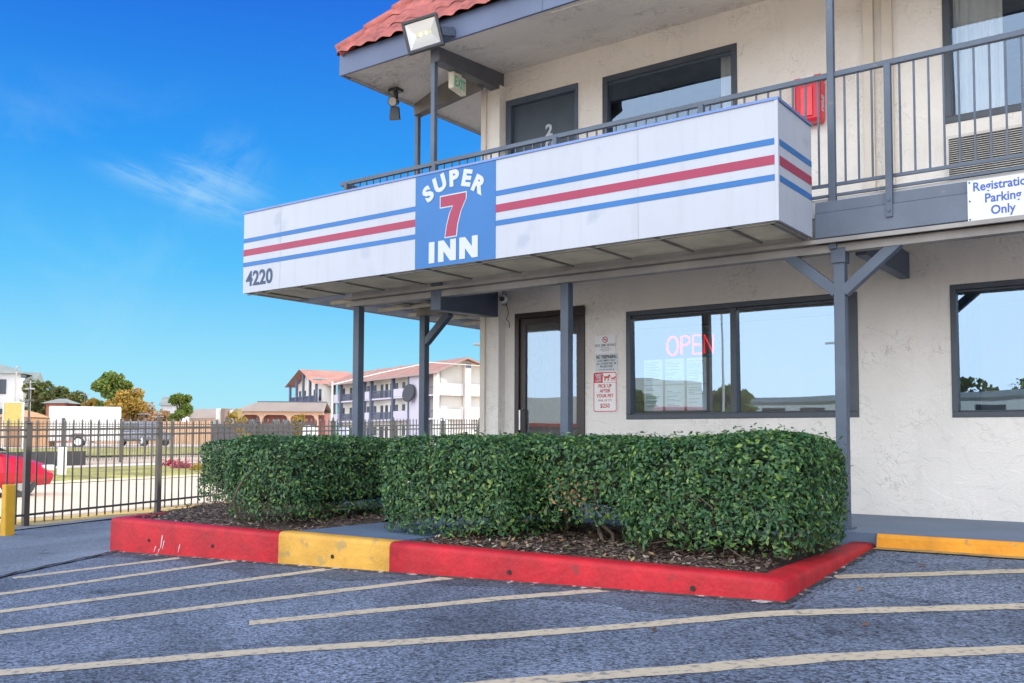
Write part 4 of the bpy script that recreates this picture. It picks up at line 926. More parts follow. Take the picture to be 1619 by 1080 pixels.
mb.add([(p[0], yo, p[1]) for p in a] + [(p[0], yo, p[1]) for p in b], [(i, (i + 1) % n, n + (i + 1) % n, n + i) for i in range(n)])
mb.box(-5.505, -5.395, yo, yo + .0004, .625, .732).box(-5.394, -5.227, yo, yo + .0004, .622, .626)
for z, s, sz in ((.570, 'PICK UP', .052), (.515, 'AFTER', .052), (.460, 'YOUR PET', .052), (.345, '$250', .066)): text_mb(mb, s, sz, face_south(-5.366, yo - .0004, z), .0005, .0012, sx=.92)
text_mb(mb, 'FINE UP TO', .034, face_south(-5.366, yo - .0004, .415), .0005, 0)
# person with a dog, as a little pictogram
def dog(cx_, cz_, s):
    mb.box(cx_ - .03 * s, cx_ + .03 * s, yo - .0004, yo, cz_, cz_ + .02 * s); mb.box(cx_ + .022 * s, cx_ + .045 * s, yo - .0008, yo - .0005, cz_ + .014 * s, cz_ + .036 * s)
    for q in (-.028, -.016, .012, .024): mb.box(cx_ + q * s, cx_ + (q + .007) * s, yo - .0004, yo, cz_ - .028 * s, cz_ - .0005)
    mb.bar((cx_ - .03 * s, yo - .0002, cz_ + .016 * s), (cx_ - .048 * s, yo - .0002, cz_ + .035 * s), .006 * s, .0005, up=(0, 1, 0))
dog(-5.345, .675, 1.05); dog(-5.262, .664, .75)
mb.build('red_print', SIGNR, t)
mb = MB()
for z, s in ((.700, 'OBEY'), (.670, 'THE'), (.638, 'LAW')): text_mb(mb, s, .036, face_south(-5.45, yo - .0006, z), .0004, .0015, sx=.95)
mb.build('white_print', LETTER, t)
# registration parking sign on the balcony beam
t = thing('registration_sign', 'white sign with blue serif words about registration parking on the balcony beam', 'sign', (-.98, 7.43, 1.585))
plate(MB(), -1.325, -.865, 1.582, 1.886, 7.436, .006).build('plate', mat('plate_white2', (.60, .63, .68), .5, var=.03), t)
mb = MB(); BLUEP = mat('print_blue', (.045, .10, .36), .5)
def serif(s, size, x, z):
    text_mb(mb, s, size, face_south(x, 7.4285, z), .0006, .0018, sx=.88, space=1.0)
serif('Registration', .091, -1.095, 1.805); serif('Parking', .091, -1.095, 1.713); serif('Only', .091, -1.095, 1.622)
mb.build('lettering', BLUEP, t)
mb = MB()
for x in (-1.31, -.88):
    for z in (1.60, 1.735, 1.872): mb.tube([(x, 7.43, z), (x, 7.424, z)], .006, 8)
mb.build('screw', SIGNK, t)
# neon sign and notices in the lobby window
t = thing('neon_sign', 'red neon open sign hanging inside the lobby window', 'neon sign', (-4.38, YW + .12, .9))
NEON = mat_emit('neon_red', (1.0, .015, .035), .6); NEONB = mat('neon_blue_off', (.05, .22, .32), .3)
def sw(x, z): return (x, YW + .10, z)
zb_, zt_ = .905, 1.10; mb = MB(); rr_ = .0105
mb.tube([sw(-4.585 + .065 * math.cos(k * 2 * math.pi / 20), 1.0025 + .10 * math.sin(k * 2 * math.pi / 20)) for k in range(21)], rr_, 6)
mb.tube([sw(-4.48, zb_), sw(-4.48, zt_), sw(-4.42, zt_), sw(-4.385, 1.075), sw(-4.385, 1.035), sw(-4.42, 1.005), sw(-4.475, 1.0)], rr_, 6)
mb.tube([sw(-4.25, zt_), sw(-4.345, zt_), sw(-4.345, zb_), sw(-4.25, zb_)], rr_, 6); mb.tube([sw(-4.34, 1.003), sw(-4.265, 1.003)], rr_, 6)
mb.tube([sw(-4.215, zb_), sw(-4.215, zt_), sw(-4.115, zb_), sw(-4.115, zt_)], rr_, 6)
mb.build('letter_tube', NEON, t, smooth=True)
MB().tube([(-4.38 + .33 * math.cos(k * 2 * math.pi / 32), YW + .115, 1.0 + .155 * math.sin(k * 2 * math.pi / 32)) for k in range(33)], .008, 6).build('border_tube', NEONB, t, smooth=True)
mb = MB(); mb.tube([(-4.55, YW + .115, 1.155), (-4.5, YW + .115, 1.36)], .003, 4).tube([(-4.22, YW + .115, 1.155), (-4.24, YW + .115, 1.36)], .003, 4); mb.build('hanging_wire', BLACKPL, t)
words = {0: ('first', 'left'), 1: ('middle', 'middle'), 2: ('third', 'right')}
for r_ in range(2):
    for c_ in range(3):
        x0 = -4.91 + c_ * .255; z1_ = .86 - r_ * .285
        lab = '%s paper notice behind the lobby glass, %s column of the sheets under the neon sign' % ('upper' if r_ == 0 else 'lower', words[c_][1])
        lab = ('upper' if r_ == 0 else 'lower') + (' paper notice behind lobby glass, ' + ('column nearest the door' if c_ == 0 else ('middle column' if c_ == 1 else 'column farthest from the door')))
        t = thing('notice', lab, 'notice', (x0, YW + .06, z1_ - .28), 'paper notices in the lobby window')
        MB().quad((x0, YW + .062, z1_ - .275), (x0 + .225, YW + .062, z1_ - .275), (x0 + .225, YW + .062, z1_), (x0, YW + .062, z1_)).build('sheet', PAPER, t, fix=False)
        mb = MB(); z = z1_ - .03; rg2 = random.Random(r_ * 3 + c_)
        while z > z1_ - .25:
            w = rg2.uniform(.06, .18)
            if rg2.random() > .25: mb.box(x0 + .02, x0 + .02 + w, YW + .0608, YW + .0612, z - .006, z)
            z -= .017
        mb.build('printed_lines', mat('print_grey', (.2, .2, .2)), t)

# ------------------------------------------------------------------ iron fence along the lot
def iron_fence(root, p0, p1, z0, z1, hh, pn, pick=.14, pt=.016, detail=True, post_w=.06, ends=(True, True), zig=None):
    """panel between two posts: p0,p1 plan points; z0,z1 base heights"""
    p0, p1 = Vector(p0), Vector(p1); L_ = (p1 - p0).length; n = int(round(L_ / pick)); mb = MB()
    def P(t, h): q = p0 + (p1 - p0) * t; return Vector((q.x, q.y, z0 + (z1 - z0) * t + h))
    for h in (hh - .0, hh - .085, .15): mb.bar(P(0.012, h), P(.988, h), .032, .028)
    for k in range(1, n):
        t = k / n; mb.bar(P(t, .04), P(t, hh + .10), pt, pt)
        if detail:
            a = P(t, hh + .10); mb.add([a + Vector(d) for d in ((-.013, -.013, 0), (.013, -.013, 0), (.013, .013, 0), (-.013, .013, 0), (0, 0, .055))], [(0, 1, 4), (1, 2, 4), (2, 3, 4), (3, 0, 4), (3, 2, 1, 0)])
    mb.build(pn, IRON, root)
fr = thing('iron_fence', 'black iron picket fence with spear tips along the edge of the parking lot', 'fence', (-12.13, 6.07, -1.15))
def fz(k): return -1.15 + .045 * max(k, -1)
for k in range(-2, 11):
    p = F0 + Vector((-.48, 2.2)) * k; q = F0 + Vector((-.48, 2.2)) * (k + 1); z = fz(k)
    mb = MB(); mb.box(p.x - .035, p.x + .035, p.y - .035, p.y + .035, z - .05, z + 1.32)
    mb.add([(p.x - .045, p.y - .045, z + 1.321), (p.x + .045, p.y - .045, z + 1.321), (p.x + .045, p.y + .045, z + 1.321), (p.x - .045, p.y + .045, z + 1.321), (p.x, p.y, z + 1.36)], [(0, 1, 4), (1, 2, 4), (2, 3, 4), (3, 0, 4), (3, 2, 1, 0)])
    mb.tube([(p.x, p.y, z + 1.35), (p.x, p.y, z + 1.39), (p.x, p.y, z + 1.42)], .022, 8, r1=.006)
    mb.build('fence_post', IRON, fr)
    if k < 10: iron_fence(fr, p, q, fz(k), fz(k + 1), 1.235, 'picket_panel')
f2 = thing('iron_fence', 'thin black iron picket fence on the far side of the street', 'fence', (-31, 17, -.95))
prev = None
for k in range(-1, 8):
    p = F0 + FU * (9.0 + 2.45 * k) + FN * 15.6; z = far_z(15.6) + (.03 * max(0, k))
    MB().box(p.x - .04, p.x + .04, p.y - .04, p.y + .04, z - .05, z + 1.5).build('fence_post', IRON, f2)
    if prev: iron_fence(f2, prev[0], p, prev[1], z, 1.3, 'picket_panel', .13, .015, False)
    prev = (p, z)
# bollard, white marker, low black barrier
t = MB().box(-11.42, -11.30, 5.42, 5.54, -1.2, -.565); t.v[4:] = [(x + (.012 if x < -11.36 else -.012), y, z) for x, y, z in t.v[4:]]
tag(t.build('bollard', mat('bollard_yellow', (.66, .36, .025), .55, var=.12, vs=5), bevel=.012), 'square yellow painted bollard beside the iron fence', 'bollard')
t = MB().box(-24.6, -24.42, 13.1, 13.28, -1.1, -.28); tag(t.build('marker_post', mat('post_white', (.78, .77, .74), .6), bevel=.03), 'stout white marker post on the grass across the street', 'post')

# ------------------------------------------------------------------ greenery at a distance
TREE_A = mat_leaf('tree_leaf_green', [(.10, .19, .035), (.15, .24, .05), (.24, .28, .06), (.11, .17, .04), (.32, .28, .06)], .6, .3, .45)
TREE_B = mat_leaf('tree_leaf_gold', [(.48, .27, .05), (.55, .34, .08), (.36, .24, .05), (.46, .36, .09), (.28, .24, .05)], .6, .3, .45)
TREE_C = mat_leaf('tree_leaf_dark', [(.07, .12, .035), (.10, .15, .045), (.17, .19, .06), (.28, .24, .09), (.06, .09, .035)], .6, .3, .4)
TREE_D = mat_leaf('tree_leaf_rust', [(.42, .24, .12), (.36, .21, .10), (.48, .31, .16), (.32, .21, .1)], .7, .3, .4)
def tree(name, label, x, y, z, h, w, m, n=2600, seed=0, leaf=.22, lobes=9, group=None, trunk=.12, low=.35):
    rg = np.random.default_rng(seed + 100); root = thing(name, label, 'tree', (x, y, z), group)
    cs = []; 
    for k in range(lobes):
        a = rg.uniform(0, 6.28); rr_ = w * .5 * math.sqrt(rg.uniform(.05, 1)) * .75; zz = h * (low + (1 - low) * rg.uniform(.15, .88)); s = w * rg.uniform(.14, .25) * (1.2 - .5 * (zz / h))
        if rr_ > w * .3: zz = min(zz, h * .78)
        cs.append((rr_ * math.cos(a), rr_ * math.sin(a), zz, s))
    cs.append((0, 0, h * .86, w * .2))
    cs = np.array(cs); pk = rg.integers(0, len(cs), n); d = rg.normal(size=(n, 3)); d /= np.linalg.norm(d, axis=1)[:, None]
    rad_ = rg.uniform(.35, 1.1, n) ** .6; P = cs[pk, :3] + d * (cs[pk, 3] * rad_)[:, None] * np.array([1, 1, .8])
    P = P[P[:, 2] > h * low * .55]; n = len(P)
    nn = rg.normal(size=(n, 3)) + np.array([0, 0, .5]); nn /= np.linalg.norm(nn, axis=1)[:, None]; t_ = np.cross(nn, rg.normal(size=(n, 3))); t_ /= np.linalg.norm(t_, axis=1)[:, None]; b_ = np.cross(nn, t_)
    L_ = leaf * rg.uniform(.5, 1.2, n)[:, None]; P = P + np.array([x, y, z])
    V = np.stack([P - t_ * L_, P - b_ * L_ * .6, P + t_ * L_, P + b_ * L_ * .6], 1).reshape(-1, 3)
    mb = MB(); mb.v = [tuple(a) for a in V]; mb.f = [(4 * i, 4 * i + 1, 4 * i + 2, 4 * i + 3) for i in range(n)]; mb.m = [0] * n
    mb.build('crown', m, root, fix=False)
    mb = MB(); mb.tube([(x, y, z - .2), (x + .05, y, z + h * .3), (x - .05, y + .05, z + h * .6), (x, y, z + h * .85)], trunk, 8, r1=trunk * .2)
    for c in cs[:7]: mb.tube([(x, y, z + max(h * .2, c[2] * .55)), (x + c[0] * .6, y + c[1] * .6, z + c[2] * .85), (x + c[0], y + c[1], z + c[2])], trunk * .45, 6, r1=trunk * .1)
    mb.build('trunk', BARK, root, smooth=True); return root
def at(px, d):                           # plan position along the view at a compass bearing (degrees left of +Y) and range
    return (-math.sin(R(px)) * d, math.cos(R(px)) * d)
YAW = 36.2085
def bear(p): return YAW - math.degrees(math.atan((p - 809.5) / 1486.26))     # bearing of a measured photo column
def far(p, d):
    b = bear(p); dd = d / math.cos(R(b - YAW)); return at(b, dd)
for (p, d, h, w, m, nme, lab, n, lf, lb, sd_) in (
    (176, 92, 7.2, 5.2, TREE_A, 'tree', 'tall airy green tree rising behind the white trailer', 2600, .24, 11, 1),
    (72, 96, 6.2, 5.0, TREE_C, 'tree', 'dense olive tree beside the white apartment block', 2400, .26, 9, 2),
    (50, 99, 5.8, 4.2, TREE_C, 'tree', 'shaded tree touching the white apartment wall', 1800, .26, 8, 3),
    (98, 99, 5.6, 4.5, TREE_C, 'tree', 'patchy tree above the red brick shed', 1900, .25, 8, 4),
    (122, 97, 5.3, 4.6, TREE_C, 'tree', 'low dark tree behind the white trailer roof', 1900, .25, 8, 5),
    (196, 88, 5.0, 4.4, TREE_B, 'tree', 'golden autumn tree next to the tall green tree', 2000, .22, 9, 6),
    (215, 86, 4.2, 3.6, TREE_B, 'tree', 'orange leaved tree behind the timber fence', 1700, .2, 8, 7),
    (148, 93, 4.3, 4.2, TREE_B, 'tree', 'yellowing low tree behind the white trailer', 1500, .22, 8, 8),
    (232, 87, 3.7, 4.2, TREE_D, 'tree', 'rusty brown thinning tree above the dark vehicle', 1900, .18, 9, 9),
    (256, 86, 3.0, 3.4, TREE_D, 'tree', 'low russet shrub tree at the end of the timber fence', 1500, .17, 8, 10),
    (283, 84, 4.7, 3.0, TREE_A, 'tree', 'round light green tree in front of the small white house', 2200, .17, 9, 11),
    (305, 120, 3.4, 5.0, TREE_A, 'tree', 'small green tree under the carport roof', 1200, .25, 6, 12)):
    x, y = far(p, d); tree(nme, lab, x, y, -.6, h, w, m, n, sd_, lf, lb, 'trees across the street', .14)

# ------------------------------------------------------------------ far buildings and vehicles
def frame_at(p, d, z, ang):              # local frame: X right along the front, -Y faces the viewer side, turned by ang
    x, y = far(p, d); return Matrix.Translation((x, y, z)) @ Matrix.Rotation(R(ang), 4, 'Z')
class LM(MB):
    pass
WALLC = mat('apt_cream', (.74, .70, .62), .85, var=.05, vs=.3)
APT_SHADED = mat('apt_shade_tint', (.52, .49, .56), .85, var=.05, vs=.3)  # lavender puts the shade of the long front into the colour
APTP = mat('apt_pink_parapet', (.72, .63, .60), .85, var=.05, vs=.3)
DKTRIM = mat('apt_slate_trim', (.10, .115, .17), .7, var=.1, vs=.5)
DKGL = mat('dark_window', (.04, .05, .065), .25, var=.2, vs=.6)
RTILE = mat('far_roof_tile', (.36, .185, .145), .85, var=.12, vs=.6, fine=.1, fs=6)
def build_apartment():
    x, y = far(690, 127); root = thing('apartment_block', 'long three storey apartment block with red roof and gable end beyond the street', 'apartment block', (x, y, -.6))
    # local: X runs back along the long front (away), Y across the gable
    dirx = Vector((-math.sin(R(YAW + 33)), math.cos(R(YAW + 33)), 0)); ang = math.atan2(dirx.y, dirx.x)
    M = Matrix.Translation((x, y, -.6)) @ Matrix.Rotation(ang, 4, 'Z')      # +X away along front, -Y across the gable to the right
    # front plane is at local y=0 facing +Y ; gable plane at x=0 facing -X ; body extends to y=-11
    def B(name, m, boxes, par=root, bev=0):
        mb = MB()
        for b in boxes: mb.box(*b)
        return mb.xf(M).build(name, m, par, bevel=bev)
    Lf, Wd, FL, EV = 38.0, 11.5, 3.25, 9.75
    B('wall', WALLC, [(1.2, Lf, -Wd, -1.5, 0, EV)])
    B('wall', APT_SHADED, [(4.6, 8.1, -.35, 0, 0, EV - .1)])                                       # solid panel by the corner
    # gable end
    mb = MB(); pk = -4.6
    mb.add([(0.9, -Wd + .2, 0), (0.9, 0, 0), (.9, 0, EV), (.9, pk, EV + 1.75), (.9, -Wd + .2, EV)], [(0, 1, 2, 3, 4)]); mb.xf(M).build('gable_wall', WALLC, root, fix=False)
    B('gable_trim', WALLC, [(.0, .9, -.45, 0, 0, EV - .1)])
    
    for q in ((.15, .6, -4.3, -.46, FL - .1, FL + 1.3), (.15, .6, -Wd, -5.4, FL - .1, FL + 1.3), (.15, .6, -4.3, -.46, 2 * FL - .1, 2 * FL + 1.55), (.15, .6, -Wd, -5.4, 2 * FL - .1, 2 * FL + 1.55)): B('parapet', APTP, [q])
    B('chase', APTP, [(-.1, .5, -5.35, -4.45, 0, EV + 1.1)]); B('vent', DKTRIM, [(-.16, -.11, -5.3, -4.5, EV + .55, EV + 1.15)])
    B('downpipe', mat('pipe_grey', (.45, .4, .4)), [(.62, .75, -8.9, -8.7, 0, EV - .2)]); B('downpipe', MATS['pipe_grey'], [(.62, .75, -1.05, -.9, 0, EV - .2)])
    # long front: bays from the gable corner
    bays = [('par', 8.6, 13.4), ('rail', 14.4, 21.0), ('par', 22.0, 23.6), ('rail', 24.6, 33.0), ('par', 34.4, 36.2)]
    slab = []; par = []; rails = []; cols = []; win = []
    for f in range(3):
        z = f * FL
        slab.append((.9, Lf, -1.5, -.1, z - .15 if f else -.1, z + .08))
        for kind, a, b in bays:
            if kind == 'par' and f: par.append((a, b, -.28, -.05, z + .09, z + 1.25))
            if kind == 'rail':
                k = a
                while k < b and f: rails.append((k, k + .11, -.2, -.12, z + .09, z + 1.1)); k += .34
                if f: rails.append((a, b, -.22, -.1, z + 1.1, z + 1.2))
            k = a + .4
            while k < b - 1.0: win.append((k, k + .85, -1.5, -1.42, z + (.1 if kind == 'rail' else 1.0), z + 2.3)); k += 1.7
    for a in (8.15, 13.5, 21.1, 23.75, 33.1, 36.4): cols.append((a, a + .45, -.42, .06, 0, EV - .15))
    B('floor_slab', APT_SHADED, slab[:1])
    for q in slab[1:]: B('floor_slab', APT_SHADED, [q])
    for f in (1, 2):
        for kind, a, b in bays:
            if kind == 'rail': B('balcony_railing', DKTRIM, [q for q in rails if a - .01 <= q[0] < b and f * FL < q[4] < (f + 1) * FL])
    for q in par: B('parapet', APT_SHADED, [q])
    for q in cols: B('column', DKTRIM, [q])
    for w in win: B('window', DKGL, [w])
    B('stair_wall', mat('stair_shade', (.36, .31, .30), .85), [(1.25, 4.6, -1.49, -1.3, 0, EV - .1)])
    B('stair_rail', DKTRIM, [(1.2, 4.5, -.2, -.12, FL + 1.0, FL + 1.15)]); B('stair_rail', DKTRIM, [(1.2, 4.5, -.2, -.12, 2 * FL + 1.0, 2 * FL + 1.15)]); B('stair_post', DKTRIM, [(2.4, 2.6, -.3, -.1, 0, 2 * FL)])
    # roofs
    mb = MB()
    r = EV + 2.0
    mb.add([(-.5, .7, EV - .25), (Lf, .7, EV - .25), (Lf, pk, r), (-.5, pk, r), (-.5, -Wd - .5, EV - .2), (Lf, -Wd - .5, EV - .2)], [(0, 1, 2, 3), (3, 2, 5, 4)])
    mb.add([(-.5, .7, EV - .5), (Lf, .7, EV - .5), (Lf, pk, r - .22), (-.5, pk, r - .22), (-.5, -Wd - .5, EV - .42), (Lf, -Wd - .5, EV - .42)], [(3, 2, 1, 0), (4, 5, 2, 3)])
    mb.xf(M).build('roof', RTILE, root, fix=False)
    mb = MB(); 
    for xx in (-.5,): mb.add([(xx, .7, EV - .25), (xx, pk, r), (xx, pk, r - .25), (xx, .7, EV - .5)], [(0, 1, 2, 3)]).add([(xx, pk, r), (xx, -Wd - .5, EV - .2), (xx, -Wd - .5, EV - .45), (xx, pk, r - .25)], [(0, 1, 2, 3)])
    mb.box(-.5, Lf, .7, .74, EV - .5, EV - .24)
    for xx in (12.0, 20.0, 28.0): mb.add([(xx, .72, EV - .22), (xx + .5, .72, EV - .22), (xx + .5, pk, r + .18), (xx, pk, r + .18)], [(0, 1, 2, 3)]).add([(xx, .72, EV - .45), (xx, pk, r - .1), (xx, pk, r + .18), (xx, .72, EV - .22)], [(0, 1, 2, 3)])
    mb.xf(M).build('roof_trim', mat('bargeboard', (.36, .26, .23), .7), root, fix=False)
    # projecting wing with its own gable at the far end
    B('wing_wall', WALLC, [(Lf - .5, Lf + 12.6, -1.0, 1.2, 0, EV)])
    cols = [(Lf + a, Lf + a + .4, 2.25, 2.6, 0, EV + q) for a, q in ((-.5, 0), (2.4, 1.0), (5.6, 2.0), (8.8, 1.1), (12.1, 0))]
    for q in cols: B('column', DKTRIM, [q])
    rails = []; win = []
    for f in (1, 2):
        z = f * FL; rails.append((Lf - .1, Lf + 12.2, 2.2, 2.4, z + 1.1, z + 1.2)); k = Lf
        while k < Lf + 12.1: rails.append((k, k + .1, 2.25, 2.35, z, z + 1.1)); k += .32
    for f in range(3):
        for k in range(5): win.append((Lf + .5 + k * 2.4, Lf + 1.5 + k * 2.4, 1.2, 1.28, f * FL + .3, f * FL + 2.3))
    B('balcony_railing', DKTRIM, rails); B('floor_slab', APT_SHADED, [(Lf - .5, Lf + 12.7, 1.2, 2.6, f * FL - .15, f * FL) for f in (1, 2)])
    for w in win: B('window', DKGL, [w])
    mb = MB(); cxg = Lf + 5.9
    mb.add([(Lf - 1, 3.2, EV - .2), (cxg, 3.2, EV + 2.6), (cxg, -6, EV + 2.6), (Lf - 1, -6, EV - .2), (Lf + 13.2, 3.2, EV - .2), (Lf + 13.2, -6, EV - .2)], [(0, 1, 2, 3), (1, 4, 5, 2)])
    mb.xf(M).build('wing_roof', RTILE, root, fix=False)
    mb = MB(); mb.add([(Lf - .5, 1.15, EV), (cxg, 1.15, EV + 2.4), (Lf + 12.6, 1.15, EV)], [(0, 1, 2)]); mb.xf(M).build('wing_gable', WALLC, root, fix=False)
    B('low_wing', WALLC, [(Lf + 13.4, Lf + 18, -4, 1.0, 0, 6.6)]); B('column', DKTRIM, [(Lf + 13.4, Lf + 13.9, 1.05, 1.5, 0, 6.6)]); B('column', DKTRIM, [(Lf + 17.5, Lf + 18, 1.05, 1.5, 0, 6.6)])
    # dish on the solid panel
    t = thing('satellite_dish', 'large dark round satellite dish on the shade-tinted apartment wall', 'dish', tuple(M @ Vector((6.9, .5, 6.6))))
    mb = MB(); mb.tube([(7.0, .55, 6.9), (6.95, .8, 6.95)], 1.3, 26); mb.xf(M).build('reflector', mat('dish_dark', (.035, .038, .05), .6), t)
    MB().bar((7.0, .02, 6.4), (7.0, .54, 6.6), .12).xf(M).build('mount', DKTRIM, t)
build_apartment()

def gen_house(name, label, cat, p, d, ang, w, dp, h, roof_h, wallm, roofm, wins=(), over=.4, z=-.6, hip=True, doors=()):
    M = frame_at(p, d, z, ang); x, y = far(p, d); root = thing(name, label, cat, (x, y, z))
    MB().box(-w / 2, w / 2, 0, dp, 0, h).xf(M).build('wall', wallm, root)
    a = w / 2 + over; i = (min(w, dp) / 2) if hip else 0
    mb = MB(); y0, y1, ym = -over, dp + over, dp / 2
    mb.add([(-a, y0, h), (a, y0, h), (a, y1, h), (-a, y1, h), (-a + i, ym, h + roof_h), (a - i, ym, h + roof_h)], [(0, 1, 5, 4), (1, 2, 5), (2, 3, 4, 5), (3, 0, 4), (3, 2, 1, 0)])
    mb.xf(M).build('roof', roofm, root)
    for (x0, x1, z0, z1) in wins:
        MB().box(x0, x1, -.06, -.002, z0, z1).xf(M).build('window', DKGL, root)
    return root, M
FA = YAW
GREYR = mat('grey_shingle', (.20, .23, .22), .85, var=.12, vs=1)
TANW = mat('tan_wall', (.50, .34, .24), .85, var=.08, vs=.5); TANR = mat('tan_metal_roof', (.30, .25, .21), .6, var=.08, vs=.6)
# white apartments at the left edge
r_, M_ = gen_house('white_apartment', 'white apartment house with grey roof behind trees at the far left', 'apartment house', -24, 95, FA + 14, 6.4, 6, 7.0, 1.1, mat('white_siding', (.72, .71, .68), .8, var=.04), GREYR, [(-1.0, .0, 4.9, 6.4), (1.2, 1.9, 4.9, 6.4), (1.2, 1.9, 2.2, 3.4)], .5)
MB().box(-3.2, .9, -1.4, -.01, 3.4, 4.6).xf(M_).build('balcony', mat('balcony_grey', (.42, .42, .47), .8), r_)
MB().box(.5, .9, -1.4, -1.1, 0, 7.0).xf(M_).build('column', WALLC, r_)
r_, M_ = gen_house('white_apartment', 'narrow white gabled apartment house right of the other white apartments', 'apartment house', 36, 97, FA + 16, 1.7, 5, 6.3, 1.1, mat('white_siding2', (.76, .75, .72), .8, var=.04), GREYR, [(.35, .65, 4.2, 5.6), (.35, .65, 1.8, 2.9)], .25, hip=False)
# brick shed, small white house
gen_house('brick_shed', 'small red brick outbuilding between the far trees', 'outbuilding', 88, 93, FA, 1.9, 2.5, 3.9, .5, mat('brick_red', (.38, .12, .07), .9, var=.15, vs=2), GREYR, [(.2, .6, 1.2, 2.4)])
gen_house('small_house', 'small white house with pitched roof partly hidden by a round tree', 'house', 272, 92, FA + 10, 2.0, 4, 3.7, .9, mat('white_house', (.70, .69, .68), .8), GREYR, [(-.7, -.2, 2.2, 3.1)], .25, hip=False)
# tan motel with arcade
root = thing('tan_motel', 'low tan motel with ribbed roof and arched arcade beyond the fence', 'motel', (*far(440, 100), -.6))
M = frame_at(400, 98, -.6, FA + 4)
MB().box(-1.4, 7.2, 1.4, 6, 0, 3.2).xf(M).build('wall', mat('brick_brown', (.30, .12, .10), .9, var=.15, vs=1.5), root)
mb = MB(); mb.box(-1.5, 7.3, 0, .3, 2.95, 3.3); cl_ = (-1.5, .72, 3.55, 6.4)
for a in cl_: mb.box(a, a + .32, 0, .3, 0, 2.94)
for i in range(3):
    for x, q in ((cl_[i] + .32, .4), (cl_[i + 1], -.4)): mb.prism([(x, 2.945), (x + q, 2.945), (x + q * .3, 2.8), (x, 2.5)], .02, .28)
mb.xf(M).build('arcade', mat('arcade_peach', (.66, .42, .28), .85, var=.08), root)
mb = MB(); mb.add([(-2.1, -.5, 3.3), (7.4, -.5, 3.3), (7.4, 7, 3.3), (-2.1, 7, 3.3), (.1, 1.8, 4.35), (7.4, 1.8, 4.35)], [(0, 1, 5, 4), (3, 0, 4), (4, 5, 2, 3), (3, 2, 1, 0)])
for k in range(35):
    a = -.1 + k * .21; mb.add([(a, -.53, 3.31), (a + .04, -.53, 3.31), (a + .04, 1.76, 4.35), (a, 1.76, 4.35)], [(0, 1, 2, 3)])
mb.xf(M).build('roof', TANR, root, fix=False)
mb = MB(); mb.bar((.1, 1.8, 4.38), (7.4, 1.8, 4.38), .12, .10); mb.xf(M).build('ridge_cap', DKTRIM, root)
for a in (-.7, 1.9, 2.9, 4.4): MB().box(a, a + .65, 1.33, 1.395, .8, 2.5).xf(M).build('window', mat('pale_window', (.22, .30, .34), .2), root)
root = thing('carport', 'tan open carport roof beside the round green tree', 'carport', (*far(330, 98), -.6))
M = frame_at(290, 98, -.6, FA + 4)
mb = MB(); mb.add([(-.4, 0, 2.55), (5.6, 0, 2.55), (5.6, 5, 2.55), (-.4, 5, 2.55), (.8, 2, 3.6), (5.6, 2, 3.6)], [(0, 1, 5, 4), (3, 0, 4), (4, 5, 2, 3), (3, 2, 1, 0), (1, 2, 5)]); mb.xf(M).build('roof', TANR, root)
MB().box(-.3, 5.5, .05, .3, 2.2, 2.54).xf(M).build('fascia', TANW, root)
for a in (1.3, 5.0): MB().box(a, a + .45, .1, .5, 0, 2.19).xf(M).build('pillar', TANW, root)
# fence of boards, gate pillars, dark mesh fence
root = thing('timber_fence', 'tan timber board fence behind the parked dark vehicle', 'fence', (*far(255, 80), -.6))
a, b = Vector((*far(150, 80),)), Vector((*far(332, 78),)); L_ = (b - a).length; mb = MB()
k = 0; 
while k * .16 < L_:
    p = a + (b - a) * (k * .16 / L_); q = a + (b - a) * ((k * .16 + .145) / L_); hh = 1.9 + random.uniform(-.03, .03)
    mb.bar((p.x, p.y, -.6 + hh / 2), (q.x, q.y, -.6 + hh / 2), .03, hh); k += 1
mb.build('board_run', mat_leaf('fence_board', [(.58, .36, .20), (.64, .41, .25), (.54, .33, .19), (.68, .46, .29)], .9, .2, 0.), root)
for k in range(8):
    p = a + (b - a) * (k / 7); MB().box(p.x - .07, p.x + .07, p.y + .05, p.y + .17, -.6, 1.2).build('fence_post', TANW, root)
for p, w, m, lab in ((348, .5, WALLC, 'slim white gate pillar at the end of the timber fence'), (357, .75, mat('pillar_brown', (.22, .16, .13), .9), 'broad brown gate pillar beside the slim white pillar'), (366, .35, WALLC, 'cream gate pillar right of the brown pillar'), (377, .45, mat('pillar_olive', (.28, .22, .10), .9), 'olive green gate post before the tan motel')):
    x, y = far(p, 84); tag(MB().box(x - w / 2, x + w / 2, y - w / 2, y + w / 2, -.65, 2.55 if w != .35 else 2.4).build('gate_pillar', m, bevel=.02), lab, 'pillar', 'gate pillars by the far motel')
root = thing('mesh_fence', 'dark screened fence panel in front of the tan motel', 'fence', (*far(420, 70), -.6))
a, b = Vector(far(336, 74)), Vector(far(500, 70)); mb = MB(); mb.bar((a.x, a.y, .25), (b.x, b.y, .25), .05, 1.6); mb.build('screen', mat('screen_dark', (.10, .09, .10), .9, var=.2, vs=1), root)
mb = MB()
for k in range(9): p = a + (b - a) * (k / 8); mb.box(p.x - .05, p.x + .05, p.y - .05, p.y + .05, -.6, 1.25)
mb.build('fence_post', IRON, root)
# golden saplings and shrubs in front of the tan motel
for p, d, h, w, sd_, lab in ((370, 66, 2.6, 1.1, 21, 'thin golden sapling before the brown gate pillar'), (385, 64, 2.1, 1.3, 22, 'small yellow shrub before the tan motel'), (467, 66, 2.3, 1.0, 23, 'tawny sapling at the corner of the apartment block'), (478, 68, 2.5, .9, 24, 'second tawny sapling beside the apartment columns')):
    x, y = far(p, d); tree('sapling', lab, x, y, -.6, h, w, TREE_B, 420, sd_, .11, 6, 'saplings by the far motel', .04, .2)
